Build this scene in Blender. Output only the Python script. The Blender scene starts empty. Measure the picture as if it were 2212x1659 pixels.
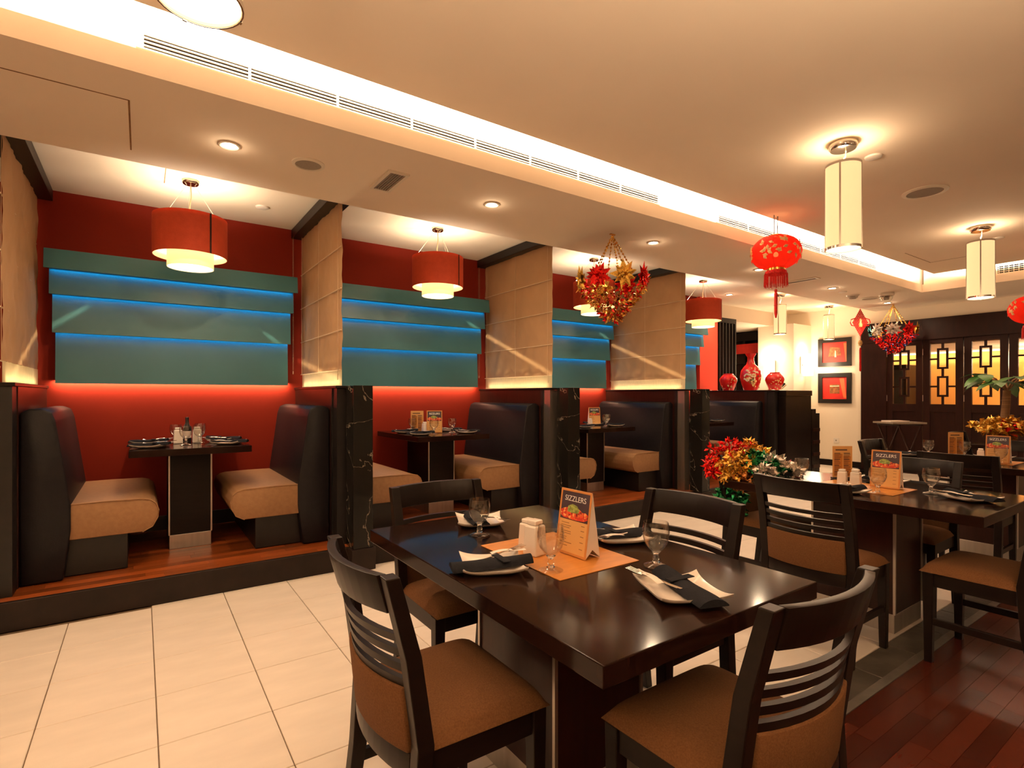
import bpy, bmesh, math, random
from mathutils import Vector, Matrix
random.seed(7)
C = bpy.context.scene.collection
SC = bpy.context.scene
PI = math.pi

# ------------------------------------------------------------------ camera, world, exposure
cd = bpy.data.cameras.new('camera'); cam = bpy.data.objects.new('camera', cd); C.objects.link(cam)
cam.location = (0, 0, 1.3)
cam.rotation_euler = (math.radians(90), 0, math.radians(-34.64))
cd.sensor_width = 36; cd.lens = 1159.24 / 2212 * 36
cd.shift_y = 24.07 / 2212; cd.clip_start = 0.05
SC.camera = cam
w = bpy.data.worlds.new('world'); SC.world = w; w.use_nodes = True
w.node_tree.nodes['Background'].inputs[0].default_value = (1, .62, .34, 1)
w.node_tree.nodes['Background'].inputs[1].default_value = 0.02
vs = SC.view_settings
vs.view_transform = 'Standard'; vs.look = 'None'; vs.gamma = 1; vs.use_curve_mapping = False
vs.exposure = 0.53
cy = SC.cycles
cy.max_bounces = 14; cy.diffuse_bounces = 5; cy.glossy_bounces = 4; cy.transmission_bounces = 14; cy.transparent_max_bounces = 14
cy.caustics_reflective = False; cy.caustics_refractive = False
cy.sample_clamp_indirect = 4; cy.use_denoising = True

WARM = (1, .60, .30); WARM2 = (1, .73, .46); WHITE = (1, .84, .66)
def point(name, loc, e, col=WARM, r=.05):
    l = bpy.data.lights.new(name, 'POINT'); l.energy = e; l.color = col; l.shadow_soft_size = r
    o = bpy.data.objects.new(name, l); C.objects.link(o); o.location = loc; return o
def aim(o, d): o.rotation_euler = Vector(d).to_track_quat('-Z', 'Y').to_euler()
def spot(name, loc, d, e, col=WARM, ang=80, blend=.6, r=.03):
    l = bpy.data.lights.new(name, 'SPOT'); l.energy = e; l.color = col; l.spot_size = math.radians(ang); l.spot_blend = blend; l.shadow_soft_size = r
    o = bpy.data.objects.new(name, l); C.objects.link(o); o.location = loc; aim(o, d); return o
def strip(name, loc, d, sx, sy, e, col=WARM, along='x'):
    l = bpy.data.lights.new(name, 'AREA'); l.shape = 'RECTANGLE'; l.energy = e; l.color = col
    o = bpy.data.objects.new(name, l); C.objects.link(o); o.location = loc
    z = -Vector(d).normalized(); x = Vector((1, 0, 0)) if along == 'x' else Vector((0, 1, 0))
    x = (x - z * x.dot(z)).normalized(); y = z.cross(x)
    o.rotation_euler = Matrix((x, y, z)).transposed().to_euler(); l.size = sx; l.size_y = sy; return o

# room dimensions
YW = 5.42          # red booth wall
ZS = 2.75          # soffit over the aisle
ZB = 2.88          # booth ceiling
ZC = 2.95          # floating main ceiling
XE = 10.5          # end wall
PL = .16           # booth platform
PX = [-.645, 1.265, 3.33, 5.38, 7.35]   # booth partition planes
# cove light hidden above the edge of the floating ceiling
strip('cove_light', (3.2, 2.70, 3.065), (0, 1, -.35), 11.2, .03, 270, WHITE)
strip('cove_light_end', (8.81, -.6, 3.065), (1, 0, -.35), 6.4, .03, 150, WHITE, 'y')
# downlights in the soffit (the fittings are built below)
DOWN = [(-1.4, 3.49), (.42, 3.49), (2.19, 3.44), (4.0, 3.43), (5.86, 3.47), (7.69, 3.51), (9.63, 3.58)]
for x, y in DOWN:
    spot('downlight_beam', (x, y, ZS - .03), (0, 0, -1), 34, WARM2, 165, .6)
spot('downlight_beam', (7.59, 4.99, ZB - .03), (0, 0, -1), 60, WARM2, 120, .9)

# unseen fill lights added behind the viewer; the spots brighten the ceiling
for x, y in ((-2.0, .2), (-1.6, -2.4), (1.6, -2.4), (5.0, -2.4)): point('fill_point', (x, y, 2.2), 2.5, WARM2, .12)
for x, y, e in ((-2.4, 1.0, 75), (-1.4, -.8, 320), (1.0, -.8, 330), (4.0, -1.8, 25)): spot('fill_spot', (x, y, 1.70), (0, .08, 1), e, WARM2, 148, .6, .12)

spot('fill_spot', (8.2, -.6, 1.75), (.90, .38, .30), 85, WARM2, 110, .6, .12)  # added fill as well, brightens the wall over the doors

# ------------------------------------------------------------------ materials
def nd(nt, t, **k):
    n = nt.nodes.new(t)
    for a, b in k.items(): setattr(n, a, b)
    return n
def mat(name, col, rough=.5, metal=0, spec=.5, noise=None, bump=None, coat=0, emit=None, es=0, trans=0, ior=1.45, rnd=0, stretch=None, aniso=None):
    m = bpy.data.materials.new(name); m.use_nodes = True; nt = m.node_tree; p = nt.nodes['Principled BSDF']
    L = nt.links.new
    p.inputs['Base Color'].default_value = (*col, 1); p.inputs['Roughness'].default_value = rough
    p.inputs['Metallic'].default_value = metal; p.inputs['Specular IOR Level'].default_value = spec
    p.inputs['Coat Weight'].default_value = coat; p.inputs['IOR'].default_value = ior
    p.inputs['Transmission Weight'].default_value = trans
    if emit: p.inputs['Emission Color'].default_value = (*emit, 1); p.inputs['Emission Strength'].default_value = es
    tc = nd(nt, 'ShaderNodeTexCoord'); mp = nd(nt, 'ShaderNodeMapping'); L(tc.outputs['Object'], mp.inputs[0])
    if stretch: mp.inputs['Scale'].default_value = stretch
    src = None
    if noise:
        sc, amt = noise
        n = nd(nt, 'ShaderNodeTexNoise'); n.inputs['Scale'].default_value = sc; n.inputs['Detail'].default_value = 4; L(mp.outputs[0], n.inputs[0])
        r = nd(nt, 'ShaderNodeMapRange'); r.inputs[1].default_value = .3; r.inputs[2].default_value = .7
        r.inputs[3].default_value = 1 - amt; r.inputs[4].default_value = 1 + amt; L(n.outputs[0], r.inputs[0]); src = r.outputs[0]
    if rnd:
        oi = nd(nt, 'ShaderNodeObjectInfo'); r2 = nd(nt, 'ShaderNodeMapRange'); r2.inputs[3].default_value = 1 - rnd; r2.inputs[4].default_value = 1 + rnd
        L(oi.outputs['Random'], r2.inputs[0])
        if src:
            mm = nd(nt, 'ShaderNodeMath', operation='MULTIPLY'); L(src, mm.inputs[0]); L(r2.outputs[0], mm.inputs[1]); src = mm.outputs[0]
        else: src = r2.outputs[0]
    if src:
        mx = nd(nt, 'ShaderNodeVectorMath', operation='SCALE'); mx.inputs[0].default_value = col; L(src, mx.inputs['Scale']); L(mx.outputs[0], p.inputs['Base Color'])
    if bump:
        n = nd(nt, 'ShaderNodeTexNoise'); n.inputs['Scale'].default_value = bump[0]; n.inputs['Detail'].default_value = 3; L(mp.outputs[0], n.inputs[0])
        b = nd(nt, 'ShaderNodeBump'); b.inputs['Strength'].default_value = bump[1]; b.inputs['Distance'].default_value = .01; L(n.outputs[0], b.inputs['Height']); L(b.outputs[0], p.inputs['Normal'])
    return m
M = {}
M['ceil'] = mat('ceiling_paint', (.88, .755, .62), .9, noise=(1.5, .02))
M['cream'] = mat('cream_wall_paint', (.86, .76, .62), .85, noise=(1.2, .03))
M['red_wall'] = mat('red_wall_paint', (.20, .015, .006), .75, noise=(2, .06), spec=.2)
M['red_col'] = mat('red_paint_lit', (.75, .06, .03), .5, noise=(2, .03))  # lighter than the wall red: the downlight's brightness is put into the colour
M['teal'] = mat('teal_lacquer', (.048, .160, .19), .30, noise=(3, .06), spec=.5)
M['wood'] = mat('espresso_wood', (.008, .0045, .0036), .36, noise=(6, .25), stretch=(1, 1, 8), spec=.2)
M['wood_red'] = mat('dark_red_wood', (.026, .007, .0045), .32, noise=(6, .25), stretch=(6, 6, 1), spec=.25)
M['top'] = mat('table_lacquer', (.012, .0048, .0032), .115, noise=(5, .2), stretch=(8, 1, 1), spec=.15)
M['door_wood'] = mat('door_wood', (.020, .0055, .0038), .42, noise=(5, .2), stretch=(4, 4, 1), spec=.2)
M['riser'] = mat('riser_board', (.014, .008, .006), .5, noise=(8, .3), spec=.25)
M['brown'] = mat('brown_woven_upholstery', (.122, .053, .021), .95, noise=(220, .18), bump=(400, .25), spec=.2)
M['seat_br'] = mat('tan_brown_leatherette', (.28, .150, .072), .55, noise=(40, .08), bump=(90, .08), spec=.35)
M['black_v'] = mat('black_leatherette', (.008, .007, .009), .42, noise=(30, .2), bump=(120, .06), spec=.25)
M['black'] = mat('black_lacquer', (.008, .006, .006), .4, noise=(9, .3))
M['steel'] = mat('brushed_steel', (.55, .50, .45), .38, 1, noise=(30, .08), stretch=(1, 1, .05))
M['chrome'] = mat('chrome', (.8, .77, .72), .12, 1, noise=(4, .02))
M['tile'] = mat('beige_porcelain', (.80, .71, .63), .42, noise=(3, .06), rnd=.035, spec=.4, bump=(25, .03), stretch=(1, 3, 1))
M['grout'] = mat('grey_grout', (.16, .11, .07), .95, noise=(20, .2))
M['slate'] = mat('dark_slate_tile', (.055, .045, .035), .5, noise=(7, .5), rnd=.15, bump=(15, .12))
M['plank'] = mat('jatoba_plank', (.24, .056, .013), .30, noise=(5, .15), rnd=.5, stretch=(1, 12, 1))
M['plank_d'] = mat('merbau_plank', (.060, .012, .006), .26, noise=(5, .12), rnd=.38, stretch=(1, 12, 1))
M['trim'] = mat('grey_metal_trim', (.16, .14, .12), .45, .6, noise=(20, .1))
M['ceramic'] = mat('white_glazed_ceramic', (.80, .72, .66), .18, noise=(4, .02), coat=.3)
M['napkin'] = mat('black_cotton', (.010, .010, .013), .95, noise=(80, .2), bump=(300, .2), spec=.15)
M['paper'] = mat('white_paper', (.82, .72, .66), .8, noise=(20, .02))
M['fork'] = mat('polished_cutlery_steel', (.75, .70, .63), .16, 1, noise=(10, .03))
M['mat'] = mat('amber_bamboo_placemat', (.50, .19, .035), .38, noise=(9, .14), stretch=(1, 4, 1))
M['menu'] = mat('tan_menu_card', (.62, .34, .12), .6, noise=(5, .06))
M['menu_b'] = mat('orange_brown_card_edge', (.50, .20, .05), .6, noise=(5, .1))
M['ink'] = mat('dark_print', (.06, .035, .03), .6, noise=(30, .2))
M['ink2'] = mat('brown_print', (.24, .12, .04), .7, noise=(30, .2))
M['letter'] = mat('white_print', (.9, .88, .85), .6, noise=(9, .02))
M['glass'] = mat('clear_glass', (1, 1, 1), .0, trans=1, ior=1.46)
M['pane'] = mat('window_pane', (.98, .98, .97), .0, trans=1, ior=1.1, spec=.3)
def thin():
    m = mat('thin_clear_glass', (1, 1, 1), .02, noise=(3, .01)); nt = m.node_tree; L = nt.links.new; o = nt.nodes['Material Output']
    tp = nd(nt, 'ShaderNodeBsdfTransparent'); tp.inputs[0].default_value = (.97, .96, .94, 1); g = nd(nt, 'ShaderNodeBsdfGlossy'); g.inputs['Roughness'].default_value = .02
    lw = nd(nt, 'ShaderNodeLayerWeight'); lw.inputs[0].default_value = .5; mx = nd(nt, 'ShaderNodeMixShader')
    pw = nd(nt, 'ShaderNodeMath', operation='POWER'); pw.inputs[1].default_value = 2.6; L(lw.outputs['Facing'], pw.inputs[0])
    ma = nd(nt, 'ShaderNodeMath', operation='MULTIPLY_ADD'); ma.inputs[1].default_value = .75; ma.inputs[2].default_value = .06; L(pw.outputs[0], ma.inputs[0]); L(ma.outputs[0], mx.inputs[0]); L(tp.outputs[0], mx.inputs[1]); L(g.outputs[0], mx.inputs[2]); L(mx.outputs[0], o.inputs[0]); return m
M['thin_glass'] = thin()
M['grille'] = mat('white_painted_metal', (.80, .72, .60), .5, noise=(9, .02))
M['dark_gap'] = mat('dark_void', (.006, .004, .003), .9, noise=(9, .1))
M['spk'] = mat('grey_speaker_mesh', (.34, .29, .24), .8, noise=(300, .3))
M['plastic'] = mat('white_plastic', (.80, .74, .66), .35, noise=(4, .02))
M['frame'] = mat('black_frame', (.012, .009, .008), .4, noise=(9, .2))
M['art_red'] = mat('art_red', (.70, .03, .02), .55, noise=(6, .15))
M['art_or'] = mat('art_orange', (.80, .17, .06), .6, noise=(6, .15))
M['art_br'] = mat('art_brown', (.30, .10, .03), .6, noise=(25, .5))
M['vase'] = mat('red_glazed_porcelain', (.62, .012, .010), .08, noise=(3, .1), coat=.5)
M['gilt'] = mat('gilt_painted_flower', (.80, .50, .20), .35, noise=(30, .3))
M['petal'] = mat('cream_painted_flower', (.85, .70, .48), .4, noise=(20, .15))
M['pebble'] = mat('white_pebble', (.85, .78, .70), .6, noise=(6, .06))
M['leaf'] = mat('glossy_green_leaf', (.035, .13, .016), .35, noise=(12, .3))
M['bark'] = mat('ringed_brown_bark', (.22, .11, .045), .8, noise=(1, .4), stretch=(1, 1, 60), bump=(9, .4))
M['silk'] = None
M['cord'] = mat('cream_cord', (.62, .45, .30), .7, noise=(30, .05))
M['wire'] = mat('thin_steel_wire', (.6, .56, .5), .3, .8, noise=(9, .02))
M['redcord'] = mat('red_silk_cord', (.62, .012, .008), .6, noise=(60, .2))
M['gold'] = mat('gold_trim', (.75, .42, .10), .25, 1, noise=(30, .2))
for k, c in dict(f_gold=(.85, .52, .10), f_red=(.80, .02, .015), f_green=(.02, .22, .08), f_silver=(.82, .74, .68), f_mag=(.65, .02, .16), f_blue=(.03, .05, .16), f_teal=(.04, .30, .34), f_bronze=(.42, .16, .04)).items():
    M[k] = mat({'f_gold': 'gold', 'f_red': 'red', 'f_green': 'green', 'f_silver': 'silver', 'f_mag': 'magenta', 'f_blue': 'navy', 'f_teal': 'turquoise', 'f_bronze': 'bronze'}[k] + '_foil', c, .24, .85, noise=(20, .25), bump=(60, .5))

def granite():
    m = mat('black_marble', (.008, .007, .006), .12, noise=(6, .4), spec=.2); nt = m.node_tree; p = nt.nodes['Principled BSDF']; L = nt.links.new
    tc = nd(nt, 'ShaderNodeTexCoord'); n = nd(nt, 'ShaderNodeTexNoise'); n.inputs['Scale'].default_value = 2.2; n.inputs['Detail'].default_value = 6; n.inputs['Distortion'].default_value = .6
    L(tc.outputs['Object'], n.inputs[0])
    r = nd(nt, 'ShaderNodeValToRGB'); e = r.color_ramp.elements
    e[0].position = .4985; e[0].color = (.010, .009, .008, 1); e[1].position = .5015; e[1].color = (.010, .009, .008, 1)
    x = r.color_ramp.elements.new(.5); x.color = (.22, .18, .14, 1)
    L(n.outputs[0], r.inputs[0]); L(r.outputs[0], p.inputs['Base Color']); return m
M['marble'] = granite()
def cloth(name, col, tr, tcol, noise=(25, .1), emit=None, es=0, transp=0, stretch=None):
    m = mat(name, col, .75, noise=noise, bump=(120, .15), spec=.25, stretch=stretch, emit=emit, es=es); nt = m.node_tree; L = nt.links.new
    p = nt.nodes['Principled BSDF']; o = nt.nodes['Material Output']
    t = nd(nt, 'ShaderNodeBsdfTranslucent'); t.inputs[0].default_value = (*tcol, 1)
    mx = nd(nt, 'ShaderNodeMixShader'); mx.inputs[0].default_value = tr
    L(p.outputs[0], mx.inputs[1]); L(t.outputs[0], mx.inputs[2]); out = mx.outputs[0]
    if transp:
        tp = nd(nt, 'ShaderNodeBsdfTransparent'); tp.inputs[0].default_value = (*tcol, 1)
        m2 = nd(nt, 'ShaderNodeMixShader'); m2.inputs[0].default_value = transp; L(out, m2.inputs[1]); L(tp.outputs[0], m2.inputs[2]); out = m2.outputs[0]
    L(out, o.inputs[0]); return m
M['silk'] = cloth('bronze_silk', (.46, .285, .160), .18, (.55, .33, .16), noise=(3, .10))
M['sheer'] = cloth('sheer_ivory_hem', (.62, .50, .32), .45, (.80, .66, .42), noise=(30, .2), stretch=(1, 4, .4))
M['red_shade'] = cloth('red_lamp_fabric', (.36, .045, .016), .25, (.55, .08, .03), emit=(.75, .09, .02), es=.05)
M['lantern'] = cloth('red_lantern_silk', (.62, .022, .012), .28, (.95, .07, .03), noise=(10, .2), emit=(1, .035, .015), es=.05, transp=.28)
M['diff'] = mat('lit_cream_diffuser', (.66, .50, .30), .6, emit=(1, .68, .32), es=.66, noise=(9, .02))
M['diff_hot'] = mat('lit_white_disc', (.9, .85, .75), .6, emit=(1, .86, .62), es=3.0, noise=(9, .02))
M['shade_in'] = mat('lit_inner_shade', (.85, .70, .45), .7, emit=(1, .66, .28), es=.6, noise=(9, .02))
M['bulb'] = mat('lit_bulb', (1, .9, .7), .5, emit=(1, .82, .5), es=9, noise=(9, .01))
M['down'] = mat('lit_downlight_lens', (1, .95, .85), .4, emit=(1, .88, .68), es=24, noise=(9, .01))
M['sconce'] = mat('lit_sconce_glass', (1, .92, .8), .5, emit=(1, .82, .58), es=2.6, noise=(9, .01))

def food():
    m = mat('printed_dish_photo', (.3, .05, .02), .5, noise=(9, .1)); nt = m.node_tree; p = nt.nodes['Principled BSDF']; L = nt.links.new
    tc = nd(nt, 'ShaderNodeTexCoord'); v = nd(nt, 'ShaderNodeTexVoronoi'); v.inputs['Scale'].default_value = 110; L(tc.outputs['Object'], v.inputs['Vector'])
    r = nd(nt, 'ShaderNodeValToRGB'); r.color_ramp.interpolation = 'CONSTANT'; e = r.color_ramp.elements
    e[0].color = (.50, .03, .012, 1); e[1].position = .3; e[1].color = (.62, .12, .03, 1)
    for q, c in ((.5, (.20, .012, .006)), (.66, (.70, .05, .015)), (.84, (.75, .34, .12))):
        x = e.new(q); x.color = (*c, 1)
    s = nd(nt, 'ShaderNodeSeparateColor'); L(v.outputs['Color'], s.inputs[0]); L(s.outputs[0], r.inputs[0]); L(r.outputs[0], p.inputs['Base Color']); return m
M['food'] = food()
M['food_g'] = mat('printed_green_garnish', (.22, .26, .06), .5, noise=(120, .6))
M['photo_bg'] = mat('printed_dark_backdrop', (.035, .020, .028), .5, noise=(12, .5))

# ------------------------------------------------------------------ mesh helpers
class MB:
    def __init__(s): s.v = []; s.f = []
    def add(s, vs, fs, mtx=None):
        b = len(s.v)
        s.v += [tuple(mtx @ Vector(v)) if mtx else tuple(v) for v in vs]
        s.f += [tuple(b + i for i in f) for f in fs]; return s
    def box(s, x0, x1, y0, y1, z0, z1, mtx=None):
        return s.add([(x0, y0, z0), (x1, y0, z0), (x1, y1, z0), (x0, y1, z0), (x0, y0, z1), (x1, y0, z1), (x1, y1, z1), (x0, y1, z1)],
              [(0, 3, 2, 1), (4, 5, 6, 7), (0, 1, 5, 4), (1, 2, 6, 5), (2, 3, 7, 6), (3, 0, 4, 7)], mtx)
    def prism(s, pts, a, b, axis='y'):   # polygon extruded along an axis; pts in the two other axes (x,z / y,z / x,y)
        n = len(pts); mk = {'y': lambda p, t: (p[0], t, p[1]), 'x': lambda p, t: (t, p[0], p[1]), 'z': lambda p, t: (p[0], p[1], t)}[axis]
        return s.add([mk(p, a) for p in pts] + [mk(p, b) for p in pts],
              [tuple(range(n)), tuple(reversed(range(n, 2 * n)))] + [(i, n + i, n + (i + 1) % n, (i + 1) % n) for i in range(n)])
    def lathe(s, prof, n=24, cx=0, cy=0, close=False):
        vs = []; m = len(prof)
        for r, z in prof:
            for k in range(n): a = 2 * PI * k / n; vs.append((cx + r * math.cos(a), cy + r * math.sin(a), z))
        fs = []
        for i in range(m if close else m - 1):
            j = (i + 1) % m
            for k in range(n): fs.append((i * n + k, i * n + (k + 1) % n, j * n + (k + 1) % n, j * n + k))
        if not close:
            if prof[0][0] > 1e-4: fs.append(tuple(reversed(range(n))))
            if prof[-1][0] > 1e-4: fs.append(tuple(range((m - 1) * n, m * n)))
        return s.add(vs, fs)
    def tube(s, path, r, n=8, cap=True):
        P = [Vector(p) for p in path]; R = r if isinstance(r, (list, tuple)) else [r] * len(P); vs = []
        up = Vector((0, 0, 1))
        for i, p in enumerate(P):
            t = (P[min(i + 1, len(P) - 1)] - P[max(i - 1, 0)]).normalized()
            a = t.cross(up) if abs(t.z) < .95 else t.cross(Vector((1, 0, 0)))
            a.normalize(); b = a.cross(t)
            for k in range(n): th = 2 * PI * k / n; vs.append(p + (a * math.cos(th) + b * math.sin(th)) * R[i])
        fs = [(i * n + k, i * n + (k + 1) % n, (i + 1) * n + (k + 1) % n, (i + 1) * n + k) for i in range(len(P) - 1) for k in range(n)]
        if cap: fs += [tuple(reversed(range(n))), tuple(range((len(P) - 1) * n, len(P) * n))]
        return s.add(vs, fs)
    def grid(s, fn, nu, nv):
        vs = [fn(i / nu, j / nv) for j in range(nv + 1) for i in range(nu + 1)]
        return s.add(vs, [(j * (nu + 1) + i, j * (nu + 1) + i + 1, (j + 1) * (nu + 1) + i + 1, (j + 1) * (nu + 1) + i) for j in range(nv) for i in range(nu)])
    def mesh(s, name, m, smooth=False, bevel=0, seg=2):
        me = bpy.data.meshes.new(name); me.from_pydata(s.v, [], s.f); me.update()
        bm = bmesh.new(); bm.from_mesh(me); bmesh.ops.recalc_face_normals(bm, faces=bm.faces)
        if bevel: bmesh.ops.bevel(bm, geom=list(bm.edges), offset=bevel, segments=seg, affect='EDGES', profile=.5, clamp_overlap=True)
        if smooth:
            for f in bm.faces: f.smooth = True
            for e in bm.edges:
                if len(e.link_faces) == 2 and e.calc_face_angle(0) > math.radians(smooth if smooth > 1 else 40): e.smooth = False
        bm.to_mesh(me); bm.free(); me.materials.append(m); return me
    def build(s, name, m, parent=None, smooth=False, bevel=0, seg=2):
        return obj(name, s.mesh(name, m, smooth, bevel, seg), parent)
def obj(name, me, parent=None, loc=None, rot=None, scale=None):
    o = bpy.data.objects.new(name, me); C.objects.link(o)
    if parent: o.parent = parent
    if loc: o.location = loc
    if rot: o.rotation_euler = rot
    if scale: o.scale = scale
    return o
def tag(o, label, cat, group=None):
    o['label'] = label; o['category'] = cat
    if group: o['group'] = group
    return o
def thing(name, label, cat, loc=(0, 0, 0), rz=0, group=None):
    o = bpy.data.objects.new(name, None); C.objects.link(o); o.location = loc; o.rotation_euler = (0, 0, rz); o.empty_display_size = .05
    return tag(o, label, cat, group)
def struct(o): o['kind'] = 'structure'; return o
def stuff(o): o['kind'] = 'stuff'; return o
def copy_tree(o, parent=None):
    c = o.copy(); C.objects.link(c)
    if parent: c.parent = parent
    for ch in list(o.children): copy_tree(ch, c)
    return c
def dup(o, loc, rz, label):
    c = copy_tree(o); c.location = loc; c.rotation_euler = (0, 0, rz); c['label'] = label; return c
def B(*a, **k): return MB().box(*a, **k)
def rotz(a): return Matrix.Rotation(a, 4, 'Z')

# ------------------------------------------------------------------ floor
floor = struct(B(-3.2, 10.6, -4.2, 7.6, -.12, -.006).build('floor', M['grout']))
tile_me = B(.002, .391, .002, .391, -.01, 0).mesh('tile', M['tile'], bevel=.002, seg=1)
TX0, TY0, TT = -.341, 1.201, .393
for i in range(-3, 28):
    for j in range(8):
        if j == 7 and i < 1: continue
        y = TY0 + j * TT
        if y > 4.0: continue
        obj('tile', tile_me, floor, (TX0 + i * TT, y, 0))
far_me = B(.002, .520, .002, .520, -.01, 0).mesh('far_tile', M['tile'], bevel=.002, seg=1)
for i in range(6):
    for j in range(5): obj('tile', far_me, floor, (7.40 + i * .522, 4.345 + j * .522, 0))
half_me = B(.002, .391, .002, .387, -.01, 0).mesh('cut_tile', M['tile'], bevel=.002, seg=1)
for i in range(19, 28): obj('tile', half_me, floor, (TX0 + i * TT, 3.953, 0))
slate_me = B(.002, .391, .002, .139, -.01, .0).mesh('slate_tile', M['slate'], bevel=.002, seg=1)
for i in range(-3, 28): obj('slate_tile', slate_me, floor, (TX0 + i * TT, 1.060, 0))
struct(B(-3.2, 10.5, 1.022, 1.059, -.01, .004).build('trim_1', M['trim']))
plank_me = B(0, 1, .0006, .0694, -.01, .001).mesh('plank', M['plank_d'])
plank_me2 = B(0, 1, .0006, .0694, -.01, .001).mesh('plank', M['plank'])
def planks(parent, me, x0, x1, ys, z, lmin, lmax):
    for y in ys:
        x = x0 - random.random() * .4
        while x < x1:
            l = random.uniform(lmin, lmax); a = max(x, x0); b = min(x + l, x1)
            if b - a > .05: obj('plank', me, parent, (a + .0006, y, z), None, (b - a - .0012, 1, 1))
            x += l
planks(floor, plank_me, .6, 5.6, [1.021 - .07 * (k + 1) for k in range(14)], 0, .3, .75)
rest = MB()
for k in range(72):
    y = 1.021 - .07 * (k + 1)
    if k < 14: rest.box(-3.2, .599, y + .0006, y + .0694, -.01, .001); rest.box(5.601, 10.5, y + .0006, y + .0694, -.01, .001)
    else: rest.box(-3.2, 10.5, y + .0006, y + .0694, -.01, .001)
stuff(rest.build('plank_field', M['plank_d'], floor))

# ------------------------------------------------------------------ booth platform
plat = struct(B(-3.1, 7.35, 4.02, YW - .001, .001, PL - .012).build('booth_platform', M['dark_gap']))
B(-3.1, 7.35, 3.985, 4.019, .001, PL + .002).build('riser', M['riser'], plat, bevel=.003, seg=1)
planks(plat, plank_me2, -1.6, 7.34, [4.022 + .07 * k for k in range(16)], PL, .45, .95)
stuff(B(-3.1, 7.34, 5.142, YW - .001, PL - .01, PL + .001).build('plank_field', M['plank'], plat))

# ------------------------------------------------------------------ walls and ceilings
struct(B(-3.2, 7.40, YW, YW + .12, 0, 3.3).build('wall_back', M['red_wall']))
struct(B(-3.3, -3.2, -4.2, 7.6, 0, 3.4).build('wall_left', M['cream']))
struct(B(-3.3, 10.7, -4.3, -4.2, 0, 3.4).build('wall_front', M['cream']))
DY = [(3.78, 4.29), (3.275, 3.78), (2.765, 3.27), (2.255, 2.76), (1.70, 2.205), (1.19, 1.695)]  # door leaves along the end wall
we = MB()
we.box(XE, XE + .12, 4.29, 7.6, 0, 3.4); we.box(XE, XE + .12, -4.2, .6, 0, 3.4); we.box(XE, XE + .12, .6, 4.29, 2.54, 3.4)
wr = struct(we.build('wall_right', M['cream']))
struct(B(7.4, 10.6, 7.5, 7.6, 0, 3.4).build('wall_far', M['cream']))
# aisle soffit with its lip, main floating ceiling, booth ceiling
sf = MB(); sf.prism([(2.94, ZS), (4.08, ZS), (4.08, 3.34), (3.0, 3.34), (3.0, ZS + .108), (2.94, ZS + .108)], -3.2, XE, 'x')
sof = struct(sf.build('ceiling_soffit', M['ceil']))
se = MB(); se.prism([(9.06, ZS), (XE, ZS), (XE, 3.34), (9.12, 3.34), (9.12, ZS + .108), (9.06, ZS + .108)], -4.2, 2.939, 'y')
struct(se.build('ceiling_soffit_end', M['ceil']))
mc = struct(B(-3.2, 8.87, -4.2, 2.745, ZC, ZC + .05).box(-3.2, 8.87, 2.735, 2.745, ZC + .05, 3.045).box(8.86, 8.87, -4.2, 2.734, ZC + .05, 3.045).build('ceiling', M['ceil']))  # thin edge upstands added out of view to keep cove light off the lip
struct(B(-3.2, 9.2, -4.2, 3.1, 3.34, 3.4).build('ceiling_cove_lid', M['ceil']))
struct(B(-3.2, XE, 4.081, 5.62, ZB, ZB + .06).build('ceiling_booth', M['cream']))
struct(B(7.4, XE, 5.621, 7.5, 2.62, 2.95).build('ceiling_beam', M['ceil']))
# white column block with the wall lights
struct(B(9.86, XE - .001, 5.17, 5.86, 0, 2.619).build('wall_column', M['cream']))
# access panels cut into soffit, booth ceiling and main ceiling (recessed joint lines)
hp = MB()
hp.box(-1.4, -.05, 3.238, 3.246, ZS - .0012, ZS + .002); hp.box(-.054, -.046, 3.24, 3.89, ZS - .0012, ZS + .002)
struct(hp.build('trim_2', M['ink2']))
struct(B(.138, .144, 4.3, 4.76, ZB - .0012, ZB + .002).build('trim_3', M['ink2']))
struct(B(7.3, 8.08, 2.53, 2.538, ZC - .0012, ZC + .002).box(8.072, 8.08, 2.1, 2.54, ZC - .0012, ZC + .002).build('trim_4', M['ink2']))
# skirtings
struct(B(XE - .015, XE - .001, 4.30, 5.169, .0, .11).build('baseboard_right', M['wood']))
struct(B(9.845, 9.859, 5.156, 5.86, 0, .11).box(9.86, XE - .001, 5.156, 5.169, 0, .11).build('baseboard_column', M['wood']))
struct(B(-3.1, 7.3, YW - .02, YW - .001, PL + .002, PL + .12).build('baseboard_back', M['black']))

# ------------------------------------------------------------------ long slot grilles on the cove face
def slot_grille(x0, x1, label):
    t = thing('slot_grille', label, 'air vent', ((x0 + x1) / 2, 2.997, 2.926), 0, 'slot air grilles in the cove face'); h = (x1 - x0) / 2
    B(-h, h, -.004, .003, -.03, .03).build('backing', M['dark_gap'], t)
    fr = MB(); fr.box(-h - .03, h + .03, -.012, .002, .03, .052); fr.box(-h - .03, h + .03, -.012, .002, -.037, -.030); fr.box(-h - .03, -h, -.012, .002, -.03, .03); fr.box(h, h + .03, -.012, .002, -.03, .03)
    fr.build('frame', M['grille'], t)
    for z in (-.019, -.001, .017): B(-h, h, -.013, -.005, z - .003, z + .003).build('slat', M['grille'], t)
    n = int((x1 - x0) / .42)
    for k in range(1, n): B(-h + k * (x1 - x0) / n - .006, -h + k * (x1 - x0) / n + .006, -.0135, -.005, -.03, .03).build('divider', M['grille'], t)
slot_grille(.01, 3.54, 'long white slot air grille in the bright cove above the first booths')
slot_grille(4.38, 7.69, 'long white slot air grille in the cove behind the red lantern')
t = thing('return_grille', 'white grid air grille in the cove at the far right edge', 'air vent', (9.116, 1.72, 2.915))
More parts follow.
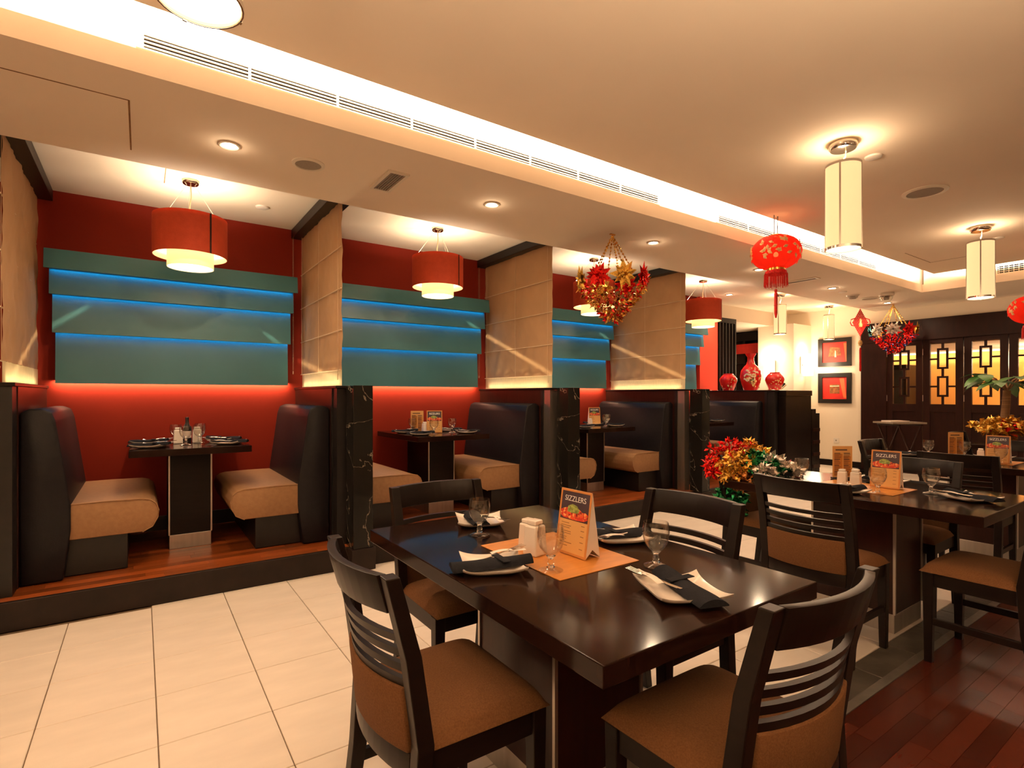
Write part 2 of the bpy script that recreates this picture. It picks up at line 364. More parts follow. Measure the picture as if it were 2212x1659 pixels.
B(-.003, .004, -.42, .42, -.05, .05).build('backing', M['dark_gap'], t)
B(-.012, -.003, -.45, .45, .05, .065).box(-.012, -.003, -.45, .45, -.065, -.05).box(-.012, -.003, .42, .45, -.05, .05).build('frame', M['grille'], t)
for k in range(5): B(-.010, -.004, -.42, .42, -.048 + k * .024 - .004, -.048 + k * .024 + .004).build('slat', M['grille'], t)
for k in range(18): B(-.0105, -.005, -.41 + k * .048 - .003, -.41 + k * .048 + .003, -.05, .05).build('divider', M['grille'], t)

# ------------------------------------------------------------------ ceiling fittings
def downlight(loc, label):
    t = thing('downlight', label, 'ceiling light', loc, 0, 'round recessed downlights')
    MB().lathe([(.052, 0), (.058, -.006), (.050, -.010), (.040, -.006), (.040, 0)], 20, close=True).build('rim', M['grille'], t, smooth=True)
    point('downlight_halo', (loc[0], loc[1], loc[2] - .03), .6, WARM2, .02)
    MB().lathe([(.0, -.006), (.039, -.005), (.039, -.001), (0, -.001)], 16).build('lens', M['down'], t)
dl = ['left of the round speaker, over the first booth', 'over the second booth, left of the gold and red hanging foil', 'right of the gold and red hanging foil basket', 'behind the left side of the big red lantern', 'between the ceiling vent and the smoke detectors', 'beside the top of the silver and red hanging foil basket']
for (x, y), l in zip(DOWN[1:], dl): downlight((x, y, ZS), 'small round lit downlight ' + l)
downlight((7.59, 4.99, ZB), 'small round lit downlight in the rear ceiling above the bright red column')
def ceiling_speaker(loc, r, label):
    t = thing('ceiling_speaker', label, 'speaker', loc, 0, 'round ceiling speakers')
    MB().lathe([(r, 0), (r, -.006), (r * .80, -.012), (r * .78, 0)], 28, close=True).build('rim', M['grille'], t, smooth=True)
    MB().lathe([(0, -.0075), (r * .79, -.006), (r * .79, -.001), (0, -.001)], 24).build('mesh_cover', M['spk'], t)
ceiling_speaker((.862, 3.494, ZS), .098, 'round grey ceiling speaker between two downlights at left')
ceiling_speaker((5.228, 1.677, ZC), .155, 'large oval looking round speaker in main ceiling right of tall lamp')
ceiling_speaker((8.965, 3.555, ZS), .13, 'small far round speaker on soffit beside the dome camera')
def vent(loc, rz, lx, ly, n, label):
    t = thing('ceiling_vent', label, 'air vent', loc, rz, 'rectangular ceiling vents')
    a, b = lx / 2, ly / 2
    B(-a + .02, a - .02, -b + .02, b - .02, -.003, -.001).build('backing', M['spk'], t)
    B(-a, a, b - .022, b, -.012, 0).box(-a, a, -b, -b + .022, -.012, 0).box(-a, -a + .022, -b + .022, b - .022, -.012, 0).box(a - .022, a, -b + .022, b - .022, -.012, 0).build('frame', M['grille'], t)
    for k in range(n):
        x = -a + .022 + (k + .5) * (lx - .044) / n
        B(x - .004, x + .002, -b + .022, b - .022, -.010, -.003).build('slat', M['spk'], t)
vent((1.38, 3.46, ZS), 0, .145, .36, 6, 'small white framed grey vent between first and second soffit downlights')
vent((6.85, 3.50, ZS), 0, .12, .42, 3, 'narrow white ceiling vent right of the red lantern fringe')
t = tag(MB().lathe([(0, -.014), (.04, -.014), (.05, -.010), (.055, 0)], 20).build('smoke_detector', M['plastic'], None, smooth=True), 'small white smoke detector near the tall cylinder lamp on main ceiling', 'smoke detector', 'smoke detectors'); t.location = (4.165, 1.632, ZC)
for loc, l in (((7.395, 1.737, ZC), 'small white smoke detector beside the farther cylinder lamp canopy'), ((.837, 4.897, ZB), 'small white smoke detector in first booth ceiling right of lamp'), ((8.084, 3.554, ZS), 'flat white detector left of the slotted detector on far soffit')):
    c = t.copy(); C.objects.link(c); c.location = loc; c['label'] = l
t = thing('slotted_detector', 'white slotted detector on far soffit between two other fittings', 'smoke detector', (8.505, 3.60, ZS))
MB().lathe([(0, -.012), (.075, -.012), (.085, 0)], 20).build('base', M['plastic'], t, smooth=True)
for k in range(3): MB().lathe([(.04 + .008 * k, -.02 - .012 * (2 - k)), (.062 + .004 * k, -.018 - .012 * (2 - k)), (.062 + .004 * k, -.014 - .012 * (2 - k)), (.04 + .008 * k, -.013 - .012 * (2 - k))], 18, close=True).build('ring', M['plastic'], t)
MB().lathe([(0, -.055), (.045, -.05), (.03, -.012)], 18).build('core', M['spk'], t)
t = thing('dome_camera', 'clear dome security camera hanging under the far soffit corner', 'camera', (8.707, 3.247, ZS))
MB().lathe([(0, 0), (.09, 0), (.095, -.03), (.085, -.045), (0, -.045)], 24).build('base', M['plastic'], t, smooth=True)
MB().lathe([(.08 * math.cos(a), -.046 - .085 * math.sin(a)) for a in [i * PI / 16 for i in range(9)]], 24).build('dome', M['thin_glass'], t, smooth=True)
MB().lathe([(0, -.10), (.03, -.095), (.035, -.06), (.02, -.047)], 16).build('lens_unit', M['spk'], t)

# ------------------------------------------------------------------ partitions, posts, blinds
ORD = ['left of the first booth', 'between the first and second booths', 'between the second and third booths', 'between the third and fourth booths', 'right of the fourth booth']
for i, px in enumerate(PX):
    t = thing('booth_partition', 'dark wood half height partition ' + ORD[i], 'partition', (px, 4.8, PL), 0, 'booth partitions')
    B(-.05, .05, -.56, .61, .002, 1.19).build('panel', M['wood_red'], t)
    B(-.06, .06, -.72, .615, 1.191, 1.212).build('cap', M['wood'], t, bevel=.003)
    B(-.045, .045, -.70, -.561, .002, 1.19).build('end_core', M['steel' if 1 < i < 4 else 'black'], t)
    B(-.054, -.0451, -.60, -.561, .002, 1.19).build('edge_strip', M['black'], t)
    if i == 4: continue
    t = thing('stone_post', 'square black veined marble post ' + ORD[i], 'post', (px + (.09 if i else -.20), 3.985, 0), 0, 'black marble booth posts')
    B(-.074, .074, -.085, .085, PL + .004, 1.372).build('shaft', M['marble'], t, bevel=.004)
    B(-.09, .09, -.10, -.001, .001, PL + .003).build('plinth', M['riser'], t, bevel=.003)
def blind(px, label):
    t = thing('roman_blind', label, 'blind', (px, 4.76, ZB), 0, 'silk roman blinds hung between booths')
    B(-.085, .085, -.70, .655, -.085, -.001).build('head_box', M['black'], t, bevel=.003)
    ya, yb = -.64, .61; zt, zb = -.086, -1.385
    seams = [-.44, -.76, -1.08, -1.385]
    def fn(u, v):
        y = ya + (yb - ya) * u; z = zt + (zb - zt) * v
        k_ = math.sin(PI * min(1, max(0, u))) ** .4; w_ = .004 * k_ * math.sin(y * 16 + z * 3 + px * 5) * (.4 + .6 * abs(math.sin(z * 9.8))) + .002 * math.sin(z * 21 + 2.3 * y) + .004 * math.sin(y * 37 + z * 11) * (.3 + .7 * v) + .003 * math.sin(y * 61 - z * 33) * math.sin(y * 9 + z * 14 + px) + .003 * k_ * math.sin(y * 25 + 19 * z + 2 * px)
        return (w_, y, z)
    MB().grid(fn, 64, 72).build('fabric', M['silk'], t, smooth=80)
    MB().grid(lambda u, v: (.004 * math.sin(u * 40), ya + .004 + (yb - ya - .008) * u, zb - .001 - .122 * v), 40, 4).build('hem', M['sheer'], t, smooth=80)
    for z in seams: MB().tube([(-.007, ya, z), (-.009, 0, z), (-.007, yb, z)], .0045, 6).build('batten', M['cord'], t)
    for y in (ya + .06, -.02, yb - .05): MB().tube([(-.012, y, zt), (-.014, y, -.7), (-.012, y, zb)], .0018, 5).build('lift_cord', M['cord'], t)
    ch = MB()
    for y0 in (yb + .01, yb + .032):
        for k in range(90): ch.lathe([(0, -.004), (.0042, 0), (0, .004)], 5, -.075, y0); 
        b = len(ch.v)
        for k in range(90):
            for q in range(15):
                i_ = b - 90 * 15 + k * 15 + q; x, y, z = ch.v[i_]; ch.v[i_] = (x, y, z - .09 - k * .0142)
    ch.tube([(-.075, yb + .01, -1.355), (-.075, yb + .013, -1.372), (-.075, yb + .021, -1.38), (-.075, yb + .029, -1.372), (-.075, yb + .032, -1.355)], .003, 5)
    ch.build('bead_chain', M['cord'], t)
    MB().tube([(-.02, ya + .04, zb + .01), (-.026, ya + .03, zb - .05), (-.02, ya + .045, zb - .075), (-.016, ya + .05, zb - .03)], .0022, 5).build('cord_loop', M['cord'], t)
bl = ['at the left edge of the picture before the first booth', 'hanging between the first and second booth lamps', 'hanging between second lamp and the gold red foil basket', 'behind the gold and red foil basket, farthest right']
for px, l in zip(PX[:4], bl):
    blind(px, 'bronze brown silk roman blind ' + l)
    strip('partition_uplight', (px - .035, 4.74, 1.374 + .003), (.25, 0, 1), 1.1, .012, 1.4, (1, .78, .42), 'y')

# ------------------------------------------------------------------ teal boards with hidden light strips
BZ = [(2.375, 2.23), (2.245, 2.05), (2.065, 1.77), (1.785, 1.39)]; BYF = [5.13, 5.19, 5.25, 5.31]
BC = ['first', 'second', 'third', 'fourth']
for b in range(4):
    xa, xb = PX[b] + .06, PX[b + 1] - .09
    t = thing('light_panel', 'stepped teal wall board feature with blue light lines in the %s booth' % BC[b], 'wall panel', ((xa + xb) / 2, YW, 1.88), 0, 'teal stepped wall panels')
    h = (xb - xa) / 2
    for k in range(4):
        zt, zb = BZ[k]; yf = BYF[k] - YW; s = .012 * k + (.012 if k else 0); zt -= 1.88; zb -= 1.88
        MB().prism([(yf + .018, zt), (yf, zb), (yf + .018, zb), (yf + .036, zt)], -h + s, h - s, 'x').build('board', M['teal'], t, bevel=.001, seg=1)
        B(-h + .1, -h + .14, yf + .037, -.002, (zt + zb) / 2, zt - .005).box(h - .14, h - .1, yf + .037, -.002, (zt + zb) / 2, zt - .005).build('bracket', M['black'], t)
        if k < 3: strip('blue_strip', ((xa + xb) / 2, BYF[k] + .056, BZ[k][1] + .006), (0, .15, -1), 2 * h - .06, .008, .75, (.0, .47, 1))
    strip('red_wall_wash', ((xa + xb) / 2, YW - .03, 1.41), (0, .28, -1), 2 * h - .06, .03, 11, (1, .62, .36))

# ------------------------------------------------------------------ booth benches and tables
def bench(loc, rz, label):
    t = thing('booth_bench', label, 'bench', loc, rz, 'upholstered booth benches')   # local +x faces the table, back at x=0
    L0, L1 = -.52, .58
    nose = [(.20, .24)] + [(.60 - .0, .24)] + [(.655, .27), (.685, .33), (.69, .375), (.675, .42), (.645, .447), (.60, .458), (.40, .462), (.20, .460)]
    s_ = MB().prism(nose, L0, L1, 'y').build('seat', M['seat_br'], t, smooth=50, bevel=.006)
    MB().tube([(x, L0 - .001, z) for x, z in nose[1:]], .004, 6).build('piping', M['seat_br'], s_)
    MB().prism([(.001, .004), (.20, .004), (.235, .30), (.235, .47), (.20, .72), (.165, .98), (.145, 1.035), (.10, 1.055), (.04, 1.055), (.001, 1.03)], L0 - .02, L1, 'y').build('backrest', M['black_v'], t, smooth=50, bevel=.012)
    B(.201, .52, L0 + .06, L1, .004, .239).build('base', M['black'], t, bevel=.003)
for b in range(4):
    for sgn, px in ((1, PX[b] + .052), (-1, PX[b + 1] - .052)):
        bench((px, 4.80, PL + .002), 0 if sgn > 0 else PI, 'black backed booth bench with tan seat, %s side of the %s booth' % ('left' if sgn > 0 else 'right', BC[b])) if sgn > 0 else None
        if sgn < 0:
            # mirrored bench: built facing -x with its open end towards the aisle
            t = thing('booth_bench', 'black backed booth bench with tan seat, right side of the %s booth' % BC[b], 'bench', (px, 4.80, PL + .002), 0, 'upholstered booth benches')
            L0, L1 = -.52, .58
            nose = [(-.20, .24), (-.60, .24), (-.655, .27), (-.685, .33), (-.69, .375), (-.675, .42), (-.645, .447), (-.60, .458), (-.40, .462), (-.20, .460)]
            s_ = MB().prism(nose, L0, L1, 'y').build('seat', M['seat_br'], t, smooth=50, bevel=.006)
            MB().tube([(x, L0 - .001, z) for x, z in nose[1:]], .004, 6).build('piping', M['seat_br'], s_)
            MB().prism([(-a, z) for a, z in [(.001, .004), (.20, .004), (.235, .30), (.235, .47), (.20, .72), (.165, .98), (.145, 1.035), (.10, 1.055), (.04, 1.055), (.001, 1.03)]], L0 - .02, L1, 'y').build('backrest', M['black_v'], t, smooth=50, bevel=.012)
            B(-.52, -.201, L0 + .06, L1, .004, .239).build('base', M['black'], t, bevel=.003)
TXC = [.305, 2.40, 4.44, 6.43]; TZB = .925
for b in range(4):
    t = thing('booth_table', 'dark wood booth table on a slab pedestal in the %s booth' % BC[b], 'table', (TXC[b], 4.88, PL + .002), 0, 'booth tables')
    zt = TZB - PL - .002
    B(-.375, .375, -.48, .52, zt - .047, zt).build('tabletop', M['top'], t, bevel=.003)
    B(-.135, .135, -.20, .30, .105, zt - .048).build('pedestal', M['wood'], t)
    B(-.135, .135, -.20, .30, .0, .104).build('kick_plate', M['steel'], t, bevel=.002)
    for sx in (-1, 1): B(sx * .136 - .005, sx * .136 + .005, -.206, -.196, .105, zt - .048).build('steel_edge', M['steel'], t)

# ------------------------------------------------------------------ drum lamps over the booths
def drum(loc, label):
    t = thing('drum_pendant', label, 'pendant lamp', loc, 0, 'red drum pendants over the booths')   # origin at ceiling
    MB().lathe([(0, 0), (.055, 0), (.055, -.022), (.05, -.028), (0, -.028)], 24).build('canopy', M['chrome'], t, smooth=True)
    MB().tube([(0, 0, -.028), (.004, .003, -.12), (-.006, .004, -.20), (0, 0, -.30)], .004, 6).build('cable', M['cord'], t)
    for k in range(3):
        a = 2 * PI * k / 3 + .4; MB().tube([(.03 * math.cos(a), .03 * math.sin(a), -.028), (.228 * math.cos(a), .228 * math.sin(a), -.285)], .0014, 4).build('suspension_wire', M['wire'], t)
    o = MB().lathe([(.24, -.28), (.24, -.565), (.236, -.565), (.236, -.28)], 40, close=True).build('outer_shade', M['red_shade'], t, smooth=True)
    B(.2385, .2425, -.006, .006, -.565, -.28, mtx=rotz(-1.1)).build('seam', M['wood_red'], o)
    MB().lathe([(.2355, -.30), (.2355, -.564), (.234, -.564), (.234, -.30)], 36, close=True).build('lining', M['shade_in'], t, smooth=True)
    i_ = MB().lathe([(.15, -.46), (.15, -.645), (.147, -.645), (.147, -.46)], 36, close=True).build('inner_shade', M['shade_in'], t, smooth=True)
    MB().lathe([(0, -.640), (.1465, -.640), (.1465, -.634), (0, -.634)], 32).build('diffuser', M['diff_hot'], t)
    for k in range(3):
        a = 2 * PI * k / 3 + .9; MB().tube([(.02 * math.cos(a), .02 * math.sin(a), -.30), (.236 * math.cos(a), .236 * math.sin(a), -.29)], .003, 5).build('spoke', M['wire'], t)
    MB().lathe([(0, -.36), (.022, -.39), (.03, -.42), (.022, -.45), (.014, -.46)], 12).build('bulb', M['bulb'], t, smooth=True)
    x, y, z = loc
    point('drum_glow', (x, y, z - .36), 14, (1, .83, .64), .03)
    spot('drum_down', (x, y, z - .66), (0, 0, -1), 11, WARM2, 130, .8, .10)
LX = [(.30, 4.60), (2.31, 4.58), (4.31, 4.57), (6.36, 4.58)]
for (x, y), l in zip(LX, ('in the first booth, leftmost', 'in the second booth', 'half hidden behind the hanging foil basket', 'in the fourth booth, farthest')):
    drum((x, y, ZB), 'red fabric drum lamp with cream inner shade ' + l)

# added spots under the drums, masked to a thin sheet, draw streaks on the blinds
def slit(name, S, A, B_, e):
    S, A, B_ = Vector(S), Vector(A), Vector(B_); mid = (A + B_) / 2 - S
    o = spot(name, S, mid, e, (1, .80, .46), 75, .25, .006); n = (A - S).cross(B_ - S).normalized(); nl = o.rotation_euler.to_matrix().inverted() @ n
    l = o.data; l.use_nodes = True; nt = l.node_tree; L = nt.links.new; em = next(x for x in nt.nodes if x.type == 'EMISSION')
    tc = nd(nt, 'ShaderNodeTexCoord'); d = nd(nt, 'ShaderNodeVectorMath', operation='DOT_PRODUCT'); d.inputs[1].default_value = nl; L(tc.outputs['Normal'], d.inputs[0])
    a = nd(nt, 'ShaderNodeMath', operation='ABSOLUTE'); L(d.outputs['Value'], a.inputs[0])
    m = nd(nt, 'ShaderNodeMapRange'); m.inputs[1].default_value = .004; m.inputs[2].default_value = .026; m.inputs[3].default_value = 1; m.inputs[4].default_value = 0
    L(a.outputs[0], m.inputs[0]); L(m.outputs[0], em.inputs['Strength'])
for b in range(3):
    slit('streak_spot', (LX[b][0], LX[b][1], 2.22), (PX[b + 1], 5.40, 2.02 if b else 1.62), (PX[b + 1], 4.12, 1.50 if b else 1.40), 55)
slit('streak_spot', (LX[0][0], LX[0][1], 2.22), (PX[0], 5.25, 1.74), (PX[0], 4.4, 1.40), 55)

# ------------------------------------------------------------------ cream cylinder pendants
def cyl(loc, r, h, drop, label, e=1.0):
    t = thing('cylinder_pendant', label, 'pendant lamp', loc, 0, 'cream cylinder pendants')
    MB().lathe([(0, 0), (r * .78, 0), (r * .78, -.03), (r * .7, -.042), (0, -.042)], 28).build('canopy', M['chrome'], t, smooth=True)
    MB().tube([(r * .35, 0, -.04), (r * .30, .0, -.04 - drop * .4), (r * .05, 0, -.03 - drop * .75), (0, 0, -.05 - drop)], .005, 6).build('cable', M['cord'], t)
    z0, z1 = -.04 - drop, -.04 - drop - h
    MB().lathe([(r * .97, z0), (r * .97, z1 + .004), (r * .94, z1 + .004), (r * .94, z0)], 32, close=True).build('shade', M['diff'], t, smooth=True)
    for z in (z0, z1 + .018): MB().lathe([(r, z), (r, z - .016), (r * .96, z - .016), (r * .96, z)], 32, close=True).build('ring', M['chrome'], t, smooth=True)
    MB().lathe([(0, z1 + .012), (r * .93, z1 + .012), (r * .93, z1 + .018), (0, z1 + .018)], 28).build('diffuser', M['diff_hot'], t)
    for k in range(4):
        a = PI / 2 * k + .25; B(r * .965, r * 1.02, -.005, .005, z1, z0, mtx=rotz(a)).build('rib', M['chrome'], t)
    x, y, z = loc
    point('cylinder_glow', (x, y, z + z0 + .04), 6.0 * e, WARM2, .04)
    spot('cylinder_down', (x, y, z + z1 - .02), (0, 0, -1), 16 * e, WARM2, 140, .8, .08)
    return t
cyl((.115, 1.50, ZC), .098, .56, .10, 'cream cylinder lamp cut by the top edge, its lit round bottom showing', .8)
cyl((3.785, 1.66, ZC), .105, .56, .10, 'tall cream cylinder lamp nearest, hanging right of the red lantern')
cyl((6.78, 1.72, ZC), .108, .56, .10, 'tall cream cylinder lamp near the right edge above the palm like plant')
cyl((8.25, 4.54, ZB), .092, .47, .12, 'small far cream cylinder lamp above the tall red vase', .7)
cyl((10.0, 4.62, ZB), .085, .44, .12, 'small far cream cylinder lamp in front of the upper red picture', .7)
# ------------------------------------------------------------------ dining chairs
PATH = [(-.245, 0), (-.205, .25), (-.192, .46), (-.222, .68), (-.278, .88)]
def bx(z):
    for (x0, z0), (x1, z1) in zip(PATH, PATH[1:]):
        if z <= z1: return x0 + (x1 - x0) * (z - z0) / (z1 - z0)
    return PATH[-1][0]
def arc_bar(mb, z0, z1, th, y1=.193, sag=.04, n=10, off=0):
    vs = []
    for k in range(n + 1):
        y = -y1 + 2 * y1 * k / n; s = sag * (1 - (y / y1) ** 2)
        for z, d in ((z0, 0), (z0, th), (z1, th), (z1, 0)): vs.append((bx(z) - s - d + off, y, z))
    fs = [(k * 4 + a, k * 4 + (a + 1) % 4, k * 4 + 4 + (a + 1) % 4, k * 4 + 4 + a) for k in range(n) for a in range(4)]
    return mb.add(vs, fs + [(0, 1, 2, 3), (n * 4 + 3, n * 4 + 2, n * 4 + 1, n * 4)])
def make_chair(label):
    t = thing('dining_chair', label, 'chair', (0, 0, 0), 0, 'dark wood dining chairs with brown upholstery')
    for s in (-1, 1):
        pts = []
        for x, z in PATH: pts.append((x + (.020 if z < .5 else .017), z))
        for x, z in reversed(PATH): pts.append((x - (.014 if z < .1 else .024 if z < .7 else .018), z))
        mb = MB(); mb.prism(pts, s * .194, s * .236, 'y'); mb.build('leg', M['wood'], t, bevel=.003)
        mb = MB(); mb.add([(.150 + a * .016, s * .212 + b * .016, 0) for a, b in ((-1, -1), (1, -1), (1, 1), (-1, 1))] + [(.150 + a * .022, s * .210 + b * .022, .437) for a, b in ((-1, -1), (1, -1), (1, 1), (-1, 1))],
               [(3, 2, 1, 0), (4, 5, 6, 7), (0, 1, 5, 4), (1, 2, 6, 5), (2, 3, 7, 6), (3, 0, 4, 7)])
        mb.build('leg', M['wood'], t, bevel=.003)
        B(-.17, .127, s * .212 - .011, s * .212 + .011, .372, .436).build('apron', M['wood'], t)
        B(-.195, .132, s * .213 - .010, s * .213 + .010, .185, .218).build('stretcher', M['wood'], t, bevel=.002)
    B(.139, .163, -.187, .187, .372, .436).build('apron', M['wood'], t)
    arc_bar(MB(), .785, .880, .024, sag=.042).build('top_rail', M['wood'], t, smooth=True, bevel=.002)
    for z in (.722, .684, .646, .608): arc_bar(MB(), z - .010, z + .010, .016, sag=.042, off=-.004).build('slat', M['wood'], t, smooth=True)
    arc_bar(MB(), .372, .432, .024, sag=.034).build('bottom_rail', M['wood'], t, smooth=True, bevel=.002)
    arc_bar(MB(), .433, .597, .034, sag=.040, off=.004).build('back_pad', M['brown'], t, smooth=True, bevel=.006)
    def fn(u, v):
        a, b = 2 * u - 1, 2 * v - 1
        x = .185 if a > 0 else .19; wy = .232 - .010 * (1 - u)
        return (x * a, wy * b, .438 + .046 * ((1 - abs(a) ** 7) * (1 - abs(b) ** 7)) ** .5 + .008 * (1 - a * a) * (1 - b * b))
    MB().grid(fn, 22, 22).add([(-.19, -.222, .437), (.185, -.232, .437), (.185, .232, .437), (-.19, .222, .437)], [(3, 2, 1, 0)]).build('seat', M['brown'], t, smooth=70)
    return t
ch = make_chair('brown seat dining chair nearest at lower left, its slatted back towards the aisle')
ch.location = (.752, 1.40, 0)
def chair(x, y, rz, l): dup(ch, (x, y, 0), rz, l)
chair(1.243, .860, PI / 2, 'brown seat dining chair nearest at bottom right, seen over its curved back')
chair(1.165, 2.04, -PI / 2, 'dining chair at the far end of the nearest table, facing the camera')
chair(1.618, 1.42, PI, 'dining chair on the far long side of the nearest table behind a goblet')
chair(3.0, 1.40, 0, 'dining chair with brown back pad facing the middle table, its back to the aisle')
chair(3.38, .85, PI / 2, 'dining chair at the right edge with only its seat and legs showing')
chair(3.935, 1.39, PI, 'dining chair on the far long side of the middle table')
chair(3.52, 1.99, -PI / 2, 'dining chair at the foil covered end of the middle table')
chair(5.10, 1.36, 0, 'dining chair turned its back to us before the farthest dressed table')
chair(6.30, 1.36, PI, 'dining chair on the far side of the farthest dressed table, right edge')
chair(5.65, 1.96, -PI / 2, 'small far dining chair facing us in front of the white wall')
chair(7.66, 1.87, -PI / 2, 'small far dining chair left of the tall menu card')

# ------------------------------------------------------------------ dining tables and what stands on them
TZ = .75
def table(x0, y0, x1, y1, label):
    cx, cy_ = (x0 + x1) / 2, (y0 + y1) / 2; a, b = (x1 - x0) / 2, (y1 - y0) / 2
    t = thing('dining_table', label, 'table', (cx, cy_, 0), 0, 'dark dining tables')
    B(-a, a, -b, b, TZ - .05, TZ).build('tabletop', M['top'], t, bevel=.003)
    B(-.185, .185, -.215, .215, .105, TZ - .051).build('pedestal', M['wood_red'], t)
    B(-.185, .185, -.215, .215, 0.001, .104).build('kick_plate', M['steel'], t, bevel=.002)
    for sx in (-1, 1):
        for sy in (-1, 1): B(sx * .186 - .006, sx * .186 + .006, sy * .216 - .006, sy * .216 + .006, .105, TZ - .051).build('steel_edge', M['steel'], t)
table(.772, .790, 1.640, 2.14, 'glossy dark brown table nearest the camera, fully laid')
table(3.118, .780, 3.985, 2.085, 'glossy dark brown middle table at right with foil on its far end')
table(5.355, .780, 6.225, 2.05, 'farthest laid dark table at the right edge')
table(7.68, .78, 8.55, 2.06, 'dark table under the potted plant beyond the laid tables')
for x0, l in ((.772, 'nearest table'), (3.118, 'middle right table'), (5.355, 'farthest laid table')):
    o = tag(B(-.17, .17, -.225, .225, 0, .002).build('placemat', M['mat']), 'amber bamboo pattern placemat in the centre of the ' + l, 'placemat', 'amber table mats'); o.location = (x0 + .417, .79 + .66, TZ + .0005)

# place setting: plate, rolled napkin, fork, paper slip (each a thing)
def plate_me():
    def top(u, v):
        a, b = 2 * u - 1, 2 * v - 1
        r = max(abs(a), abs(b)); sx = a * (.100 - .008 * (1 - b * b)); sy = b * (.100 - .008 * (1 - a * a))
        return (sx, sy, .006 + .020 * max(0, (abs(a) ** 3 * .5 + abs(b) ** 3 * .5) - .25) * 1.3 + .006 * r ** 4)
    mb = MB(); mb.grid(top, 16, 16)
    mb.grid(lambda u, v: (lambda p: (p[0] * .985, p[1] * .985, max(0.0, p[2] - .0065)))(top(u, v)), 16, 16)
    n = 17
    ring = [i for i in range(n)] + [i * n + n - 1 for i in range(1, n)] + [n * (n - 1) + i for i in range(n - 2, -1, -1)] + [i * n for i in range(n - 2, 0, -1)]
    m2 = len(ring)
    for k in range(m2): mb.f.append((ring[k], ring[(k + 1) % m2], ring[(k + 1) % m2] + n * n, ring[k] + n * n))
    return mb.mesh('plate', M['ceramic'], smooth=70)
PLATE = plate_me()
def napkin_me():
    mb = MB()
    def fn(u, v):
        x = -.128 + .256 * u; y = (-.042 + .084 * v) * (1 - .18 * u)
        return (x, y, .016 + .016 * math.sin(PI * v) ** .7 + .003 * math.sin(9 * u) * math.sin(5 * v) + .010 * u * u)
    mb.grid(fn, 18, 8); mb.grid(lambda u, v: (lambda p: (p[0], p[1], .016 + .010 * u * u - .004))(fn(u, v)), 18, 8)
    n, m_ = 19, 9; ring = [i for i in range(n)] + [i * n + n - 1 for i in range(1, m_)] + [n * (m_ - 1) + i for i in range(n - 2, -1, -1)] + [i * n for i in range(m_ - 2, 0, -1)]
    for k in range(len(ring)): mb.f.append((ring[k], ring[(k + 1) % len(ring)], ring[(k + 1) % len(ring)] + n * m_, ring[k] + n * m_))
    return mb.mesh('napkin', M['napkin'], smooth=60)
NAPKIN = napkin_me()
band_me = B(-.012, .012, -.044, .044, .0, .0025).mesh('fold', M['napkin'])
def fork_me():
    mb = MB(); mb.tube([(-.10, 0, .004), (-.03, 0, .004), (.02, 0, .008), (.045, 0, .007)], [.0035, .003, .0025, .004], 8)
    mb.prism([(.040, -.004), (.055, -.0115), (.070, -.0125), (.070, .0125), (.055, .0115), (.040, .004)], .005, .0075, 'z')
    for k in range(4):
        y = -.0108 + k * .0072; mb.add([(.069, y - .0016, .005), (.069, y + .0016, .005), (.112, y + .001, .009), (.112, y - .001, .009), (.069, y - .0016, .0075), (.069, y + .0016, .0075), (.112, y + .001, .0105), (.112, y - .001, .0105)], [(0, 3, 2, 1), (4, 5, 6, 7), (0, 1, 5, 4), (1, 2, 6, 5), (2, 3, 7, 6), (3, 0, 4, 7)])
    return mb.mesh('fork', M['fork'], smooth=True)
FORK = fork_me()
slip_me = MB().grid(lambda u, v: (-.06 + .12 * u, -.011 + .022 * v, .004 * math.sin(u * 5)), 8, 2).mesh('paper_slip', M['paper'])
def setting(x, y, rz, where, z=TZ, full=True):
    R = rotz(rz)
    def at(lx, ly): p = R @ Vector((lx, ly, 0)); return (x + p.x, y + p.y)
    o = tag(obj('plate', PLATE, None, (x, y, z + .001), (0, 0, rz - .45)), 'white square wavy edged plate ' + where, 'plate', 'square white plates')
    px, py = at(-.01, -.012)
    n = tag(obj('napkin', NAPKIN, None, (px, py, z + .001), (0, 0, rz - .35)), 'folded black napkin on the plate ' + where, 'napkin', 'folded black napkins')
    if full:
        obj('fold', band_me, n, (.03, 0, .034), (0, 0, .25))
        fx, fy = at(.045, .030); tag(obj('fork', FORK, None, (fx, fy, z + .026), (0, -.06, rz + .12)), 'steel fork tucked in the napkin ' + where, 'fork', 'steel forks')
        sx, sy = at(.085, .035); tag(obj('paper_slip', slip_me, None, (sx, sy, z + .036), (0, -.05, rz - .25)), 'white paper slip by the fork ' + where, 'paper slip', 'white paper slips')
    return o
S1 = 'at the left of the nearest table', 'at the right front of the nearest table', 'on the far side of the nearest table behind menu', 'at the far end of the nearest table'
for dx, tn in ((0, 'nearest table'), (2.347, 'middle table'), (4.583, 'farthest laid table')):
    for (x, y, rz), w_ in zip(((.915, 1.435, 0), (1.225, .955, PI / 2), (1.495, 1.45, PI), (1.19, 1.965, -PI / 2)), ('on the aisle side of the ', 'at the near end of the ', 'on the far long side of the ', 'at the far end of the ')):
        setting(x + dx, y, rz, w_ + tn)
BOWL = MB().lathe([(.0085, .0465), (.022, .055), (.036, .075), (.0425, .098), (.0425, .120), (.039, .142), (.0375, .142), (.041, .120), (.041, .098), (.0345, .076), (.020, .058), (.0085, .051)], 28, close=True).mesh('bowl', M['thin_glass'], smooth=60)
FOOT = MB().lathe([(0, 0), (.038, 0), (.039, .003), (.030, .007), (.014, .012), (0, .0125)], 28).mesh('foot', M['thin_glass'], smooth=60)
